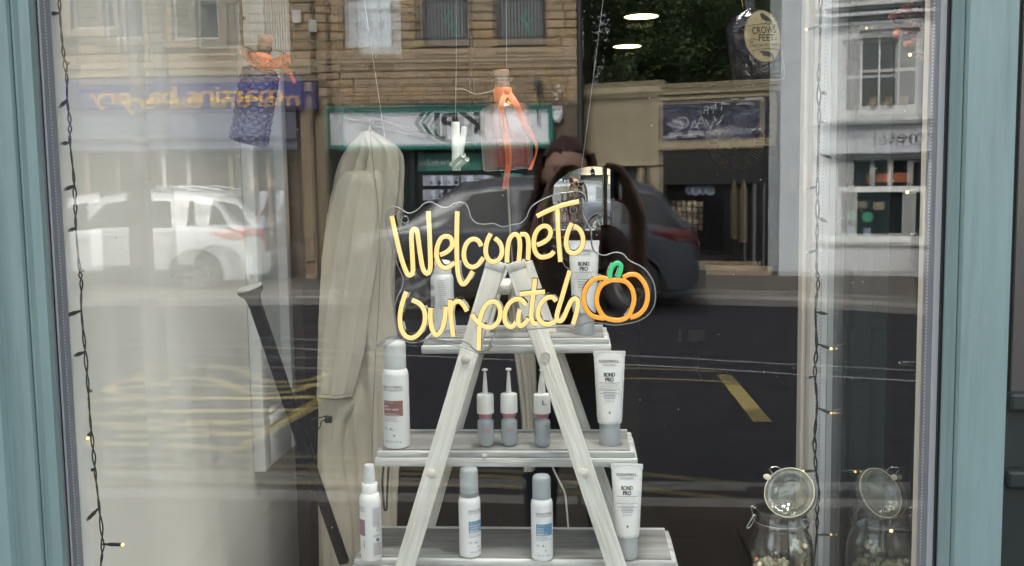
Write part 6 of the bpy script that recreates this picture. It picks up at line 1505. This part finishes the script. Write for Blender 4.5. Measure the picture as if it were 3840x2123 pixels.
# ---- left wall: moulded white panel, ribbed white unit
wpn = thing('wall_panel', 'white moulded timber panel fixed high on the cream wall', 'panel', (XW, .9, P(985, 1782, .78).z))
ya, yb_ = PX(978, 1300, XW+.03).y, 1.10; zp = PX(985, 1782, XW+.03).z
wpart(wpn, 'stile', MB().cbox(XW+.001, XW+.030, ya, ya+.045, zp, 2.85, .003), M_whitepaint, 30)
wpart(wpn, 'bottom_rail', MB().cbox(XW+.001, XW+.028, ya+.0455, yb_, zp, zp+.10, .003).cbox(XW+.001, XW+.036, ya+.0455, yb_, zp+.1005, zp+.118, .005).cbox(XW+.001, XW+.022, ya+.0455, yb_, zp+.119, zp+.128, .003), M_whitepaint, 30)
wpart(wpn, 'field', MB().box(XW+.001, XW+.010, ya+.046, yb_, zp+.129, 2.85), M_whitepaint)
wpart(wpn, 'end_stile', MB().cbox(XW+.001, XW+.034, yb_+.001, yb_+.035, zp, 2.85, .003), M_whitepaint, 30)
M_unit = mat('grey white unit', (.50, .50, .49), .5)
wu = thing('wall_unit', 'white wall unit with a ribbed side above the violet bottle', 'wall unit', P(950, 178, .62))
A = P(912, 172, .60); Bx = P(992, 172, .60).x
wpart(wu, 'case', MB().cbox(A.x, Bx, .60, .66, A.z, A.z+.35, .004), M_unit, 30)
for i in range(9):
    x_ = Bx+.0015+i*.0038; wpart(wu, 'rib', MB().cbox(x_, x_+.0025, .605+i*.004, .66, A.z-.002-i*.0012, A.z+.35, .0008), M_unit)
wpart(wu, 'dark_edge', MB().box(A.x-.006, A.x-.001, .60, .66, A.z, A.z+.35), M_black)
wpart(wu, 'knob', MB().sphere(P(914, 68, .597), .0035, 8), M_black, 60)
wpart(wu, 'bracket', MB().box(XW+.001, A.x+.02, .662, .70, A.z+.1, A.z+.15), M_whitepaint)

# ---- telescopic pole leaning on the wall
pt, pbm = P(960, 1150, .55), P(1292, 2112, .64)
pole = thing('tension_pole', 'black telescopic pole with a flat round end leaning on the cream wall', 'pole', pbm)
Mp = inv(pole) @ axisM(pbm, pt); Lp = (pt-pbm).length; u = mpp(pt)
mk('tube', MB().cbox(-20*u, 20*u, -16*u, 16*u, 0, Lp*.42, .004), M_blackplastic, pole, 30, M=Mp)
mk('tube', MB().cbox(-23*u, 23*u, -19*u, 19*u, Lp*.42+.0003, Lp, .005), M_blackplastic, pole, 30, M=Mp)
for k in range(4): mk('grip_ring', MB().cbox(-23.6*u, 23.6*u, -19.6*u, 19.6*u, Lp*.44+k*.005, Lp*.44+k*.005+.0016, .0006), M_black, pole, 30, M=Mp)
mk('flare', MB().lathe([(26*u, Lp+.0003), (27*u, Lp+.012), (32*u, Lp+.022), (46*u, Lp+.030), (49*u, Lp+.034), (48*u, Lp+.038)], 28), M_blackplastic, pole, 40, M=Mp)
mk('end_pad', MB().lathe([(47*u, Lp+.0385), (47*u, Lp+.042), (42*u, Lp+.0425), (42*u, Lp+.0415), (20*u, Lp+.0415), (0, Lp+.042)], 28), mat('pale pad', (.50, .49, .46), .7), pole, 40, M=Mp)

# ---- canvas coat hanging edge-on
M_canvas = mat('beige canvas', (0.56, 0.50, 0.405), 0.85, var=.10, vscale=10, bump=1.4, bscale=16, stretch=(1, 1, .45))
coat = thing('hanging_coat', 'long beige canvas coat hanging edge on beside the shelf', 'coat', P(1370, 2040, .92))
KY_ = .92
def drape(outl, y, amp, folds, seed, depth, ph0=0):
    """cloth tube between a left and right pixel outline, with vertical folds, sharp valleys and slack creases"""
    rings = []; rr_ = random.Random(seed); n = 132; ph_ = [rr_.uniform(0, 6.28) for _ in range(8)]
    for k, (py, xl, xr) in enumerate(outl):
        A, B = P(xl, py, y), P(xr, py, y); c_ = (A+B)/2; hw2 = (B.x-A.x)/2; ring = []
        f_ = min(1, k/7); t_ = py/1000
        for i in range(n):
            a = 2*pi*i/n
            w1 = 1-2*abs(math.sin(folds*.5*a+ph_[0]+.9*math.sin(t_*2.1+ph_[3])))**.55
            w2 = 1-2*abs(math.sin(folds*.93*a+ph_[1]-1.3*math.sin(t_*3.3+ph_[4])))**.7
            cr_ = math.sin(t_*19+3*math.sin(a*2+ph_[5])+ph_[6])*max(0, math.sin(t_*2.7+a+ph_[7]))**2
            fo = 1+f_*amp*(1.25*w1+.8*w2+.45*cr_)
            ring.append(Vector((c_.x+hw2*math.cos(a)*(1+(fo-1)*.30), y+depth*f_**.5*math.sin(a)*fo, c_.z)))
        rings.append(ring)
    return MB().loft(rings)
def dense(o_, k=9):
    v = catmull([(a, b, c) for a, b, c in o_], k); return [tuple(x) for x in v]
wpart(coat, 'body', drape(dense([(488, 1380, 1396), (505, 1352, 1420), (530, 1322, 1462), (562, 1296, 1500), (610, 1268, 1517), (700, 1246, 1516), (800, 1228, 1508), (950, 1212, 1492), (1100, 1208, 1480), (1300, 1212, 1500), (1500, 1220, 1508), (1700, 1225, 1500), (1900, 1235, 1490), (2230, 1245, 1490)]), KY_+.03, .10, 7, 4, .055), M_canvas, 70)
wpart(coat, 'sleeve', drape(dense([(640, 1290, 1420), (700, 1252, 1440), (850, 1222, 1430), (1000, 1206, 1415), (1150, 1198, 1390), (1300, 1192, 1372), (1420, 1190, 1345), (1485, 1188, 1325)]), KY_-.035, .07, 5, 9, .030), M_canvas, 70)
wpart(coat, 'cuff', drape(dense([(1487, 1190, 1322), (1495, 1187, 1326), (1525, 1192, 1330), (1600, 1192, 1300), (1700, 1190, 1290), (1850, 1192, 1310), (1990, 1195, 1325), (2210, 1196, 1330)]), KY_-.022, .06, 5, 12, .026), M_canvas, 70)
wpart(coat, 'seam', MB().tube([P(x, y, KY_-.0695) for x, y in ((1206, 1478), (1250, 1482), (1300, 1480), (1322, 1476))], .0009, 5).tube(catmull([P(x, y, KY_-.055) for x, y in ((1388, 500), (1400, 620), (1418, 780), (1425, 980), (1418, 1180), (1405, 1400), (1395, 1700), (1392, 2200))], 6), .0010, 5), mat('canvas seam', (.30, .26, .20), .9))
wpart(coat, 'toggle', MB().tube(catmull([P(x, y, KY_-.065) for x, y in ((1245, 1568), (1228, 1560), (1205, 1565), (1172, 1572), (1165, 1595), (1178, 1612), (1198, 1605), (1205, 1582), (1222, 1575))], 5), .0014, 6).cbox(*sorted((P(1195, 1560, .8).x, P(1222, 1560, .8).x)), KY_-.072, KY_-.060, P(1200, 1585, KY_-.065).z, P(1200, 1562, KY_-.065).z, .002).sphere(P(1240, 1565, KY_-.065), .0035, 8), M_black, 50)
wpart(coat, 'hanger_hook', MB().tube(catmull([P(1388, 492, KY_), P(1388, 465, KY_), P(1398, 450, KY_), P(1405, 462, KY_)], 5), .0018, 6), M_steel, 60)
rail = mk('clothes_rail', MB().tube([P(1402, 455, KY_)+Vector((-.02, -.25, .004)), P(1402, 455, KY_)+Vector((.02, 2.0, .004))], .010, 10).tube([P(1402, 455, KY_)+Vector((.02, 1.98, 0)), P(1402, 455, KY_)+Vector((.02, 1.98, 1.2))], .010, 10), M_black, None, 60); tag(rail, 'black clothes rail from which the beige coat hangs', 'rail')
ap = thing('hanging_apron', 'pale beige salon apron hanging behind the serum bottles', 'apron', P(1960, 1760, 1.3))
wpart(ap, 'cloth', drape(dense([(1040, 1918, 1935), (1120, 1905, 1958), (1250, 1915, 1985), (1350, 1930, 2008), (1480, 1945, 2012), (1600, 1955, 2010), (1760, 1960, 2005)]), 1.3, .09, 5, 20, .03), M_canvas, 70)
wpart(ap, 'tie', MB().tube(catmull([P(1926, 1042, 1.3), P(1915, 900, 1.3), P(1905, 700, 1.3), P(1900, 500, 1.3)], 4), .003, 6), M_canvas)
strap = mk('bag_strap', MB().tube(catmull([P(x, y, .78) for x, y in ((1442, 1720), (1434, 1800), (1438, 1880), (1442, 1912), (1450, 1905), (1452, 1840), (1458, 1720), (1458, 1640))], 5), .0026, 6), M_black, None, 60); tag(strap, 'black looped strap hanging behind the lower boards', 'strap')
stool = thing('white_stool', 'white legged stool with a beige seat standing behind the shelf', 'stool', (P(1640, 1900, 1.05).x, 1.05, .12))
sx_ = stool.location.x
mk('seat', MB().lathe([(.0, .50), (.15, .50), (.17, .515), (.17, .545), (.15, .56), (0, .565)], 32), M_canvas, stool, 50)
for i in range(4):
    a = pi/4+i*pi/2+.3; mk('leg', MB().tube([(math.cos(a)*.19, math.sin(a)*.19, 0), (math.cos(a)*.11, math.sin(a)*.11, .499)], [.011, .014], 10), M_whitepaint, stool, 50)
mk('footring', MB().tube([(.165*math.cos(a), .165*math.sin(a), .17) for a in [2*pi*i/28 for i in range(28)]], .007, 8, closed=True), M_whitepaint, stool, 60)

# ---- hanging candles
M_candle = mat('white candle', (.72, .72, .68), .5, sss=.1)
for i, (x0, y0, x1, y1, r_, lab) in enumerate(((1712, 640, 1708, 458, 17, 'tall white wax candle hung upright, its wick end up'), (1722, 610, 1742, 475, 12, 'slim white wax candle hung beside the tallest one'), (1695, 618, 1738, 582, 10, 'short white wax candle slanting with its round end forward'), (1715, 628, 1752, 597, 9, 'lowest short white candle of the hanging bunch'))):
    a_ = P(x0, y0, .70); b_ = P(x1, y1, .70 if i < 2 else .60); t = thing('hanging_candle', lab, 'candle', a_, group='candles hung as a bunch'); Lc = (b_-a_).length; u = mpp(a_)
    mk('wax', MB().lathe([(r_*u*.9, 0), (r_*u, .003), (r_*u*.92, Lc-.003), (r_*u*.86, Lc), (r_*u*.4, Lc-.002), (0, Lc-.003)], 18), M_candle, t, 40, M=inv(t) @ axisM(a_, b_))
    mk('wick', MB().tube([(0, 0, Lc-.003), (.0006, 0, Lc+.006)], .0007, 5), M_black, t, None, M=inv(t) @ axisM(a_, b_))
thread('clear thread above the hung candles', [P(1708, 458, .70), P(1712, 150, .70), P(1712, -100, .70)])

# ---- far end of the shop: round mirror, clock, ceiling lights, socket, cable
M_mirror = mat('mirror', (.92, .92, .92), .0, metal=1.0)
mc = P(2225, 818, RY-.03); rm_ = 192*mpp(mc)
mir = thing('round_mirror', 'large round salon mirror on the back wall reflecting the street', 'mirror', mc)
mk('glass', MB().lathe([(0, .0), (rm_, 0), (rm_, .006)], 72).xf(Matrix.Rotation(pi/2, 4, 'X')), M_mirror, mir, 30)
mk('backing', MB().lathe([(rm_*1.006, -.02), (rm_*1.006, -.001)], 72).xf(Matrix.Rotation(pi/2, 4, 'X')), M_black, mir, 30)
cc = P(2762, 532, RY-.04); u = mpp(cc)
M_brass = mat('aged gold', (.80, .52, .20), .5)
ck = thing('wall_clock', 'open gold ring clock with roman numerals on the dark wall', 'clock', cc)
for R_ in (103, 66): mk('ring', MB().tube([(R_*u*math.cos(a), 0, R_*u*math.sin(a)) for a in [2*pi*i/64 for i in range(64)]], .0055, 6, closed=True), M_brass, ck, 60)
for i, s in enumerate(('XII', 'I', 'II', 'III', 'IIII', 'V', 'VI', 'VII', 'VIII', 'IX', 'X', 'XI')):
    a = pi/2-2*pi*i/12; nb = text_mb(s, width=(8+6*len(s))*u, height=32*u, offset=.004, z0=-16*u).xf(Matrix.Rotation(-(a-pi/2), 4, 'Y')).xf(Matrix.Translation((84.5*u*math.cos(a), 0, 84.5*u*math.sin(a)))); mk('numeral', nb, M_brass, ck)
mk('hub', MB().lathe([(20*u, 0), (20*u, .02), (0, .024)], 28).xf(Matrix.Rotation(pi/2, 4, 'X')), M_brass, ck, 40)
mk('hand', MB().tube([(0, -.02, 0), (0, -.02, -62*u)], .006, 6), M_brass, ck); mk('hand', MB().tube([(0, -.018, 0), (-38*u, -.018, -48*u)], .007, 6), M_brass, ck)
M_addlamp = emis('downlight', (1, .95, .88), 21.0); M_lampy = emis('warm downlight', (1, .86, .36), 2.2)  # the white one serves only the added display lamps
lampspots = [(PZ(2405, 62, RZ-.012), 'round ceiling downlight nearer the clock wall'), (PZ(2352, 174, RZ-.012), 'round ceiling downlight farthest into the shop')]
for x_, y_, n_ in ((-.16, .16, 'above the lit sign'), (.20, .16, 'above the labelled bottle'), (.02, .48, 'above the ladder shelf')):  # three extra lamps, added to brighten the display
    lampspots.append((Vector((x_, y_, RZ-.012)), 'added ceiling downlight over the window display '+n_))
for k_, (c_, lab) in enumerate(lampspots):
    t = thing('ceiling_light', lab, 'light', c_, group='round ceiling downlights')
    mk('diffuser', MB().lathe([(0, 0), (.115, 0), (.115, .004)], 36), M_lampy if k_ < 2 else M_addlamp, t, 40)
    if k_ > 1: mk('beam_baffle', MB().lathe([(.117, .006), (.117, -.20), (.128, -.20), (.128, .006), (.117, .006)], 36), M_black, t, 40); continue  # added tube narrows the beam, so the cream wall dims upwards
    mk('rim', MB().lathe([(.116, -.002), (.128, -.002), (.128, .011), (.116, .011), (.116, -.002)], 36), M_whitepaint, t, 40)
sk = thing('wall_socket', 'pale double socket with a plugged white lead on the dark wall', 'socket', P(2595, 1260, 4.0))
pn = mk('partition', MB().box(P(2400, 1260, 4).x, P(3000, 1260, 4).x, 4.03, 4.08, .12, P(2600, 1100, 4).z), M_dark); tag(pn, 'dark low partition inside the shop', 'partition')
mk('plate', MB().cbox(-.02, .07, -.001+.0, .029, -.03, .03, .004), mat('socket white', (.45, .44, .42), .5), sk); mk('plate', MB().cbox(-.075, -.055, -.001, .029, -.03, .03, .004), bpy.data.materials['socket white'], sk)
mk('lead', MB().tube(catmull([(.03, -.005, -.02), (.035, -.01, -.10), (.03, -.01, -.18), (.05, -.01, -.24)], 4), .003, 5), bpy.data.materials['socket white'], sk)
o = mk('white_cable', MB().tube(catmull([P(x, y, .75) for x, y in ((2062, 1690), (2072, 1750), (2095, 1800), (2118, 1850), (2126, 1920), (2132, 1990))], 6), .0022, 6), M_whitepaint, None, 60); tag(o, 'thin white cable running down behind the shelf', 'cable')
# dark salon chair silhouettes are left to the gloom; a candle stands far back
# dust specks on the inner face of the glass
rr = random.Random(12); mb = MB()
for _ in range(150):
    x = rr.uniform(XL+.03, XR-.03); z = rr.uniform(1.0, 1.9); s_ = rr.choice((.0004, .0005, .0007, .0010)); a = rr.uniform(0, 3)
    mb.add([(x+s_*math.cos(a+i*2.1), -.0006, z+s_*math.sin(a+i*2.1)) for i in range(3)], [(0, 1, 2)])
o = mk('dust_specks', mb, mat('dust', (.6, .6, .58), .9)); o['kind'] = 'stuff'; o['label'] = 'fine pale dust specks scattered over the window glass'
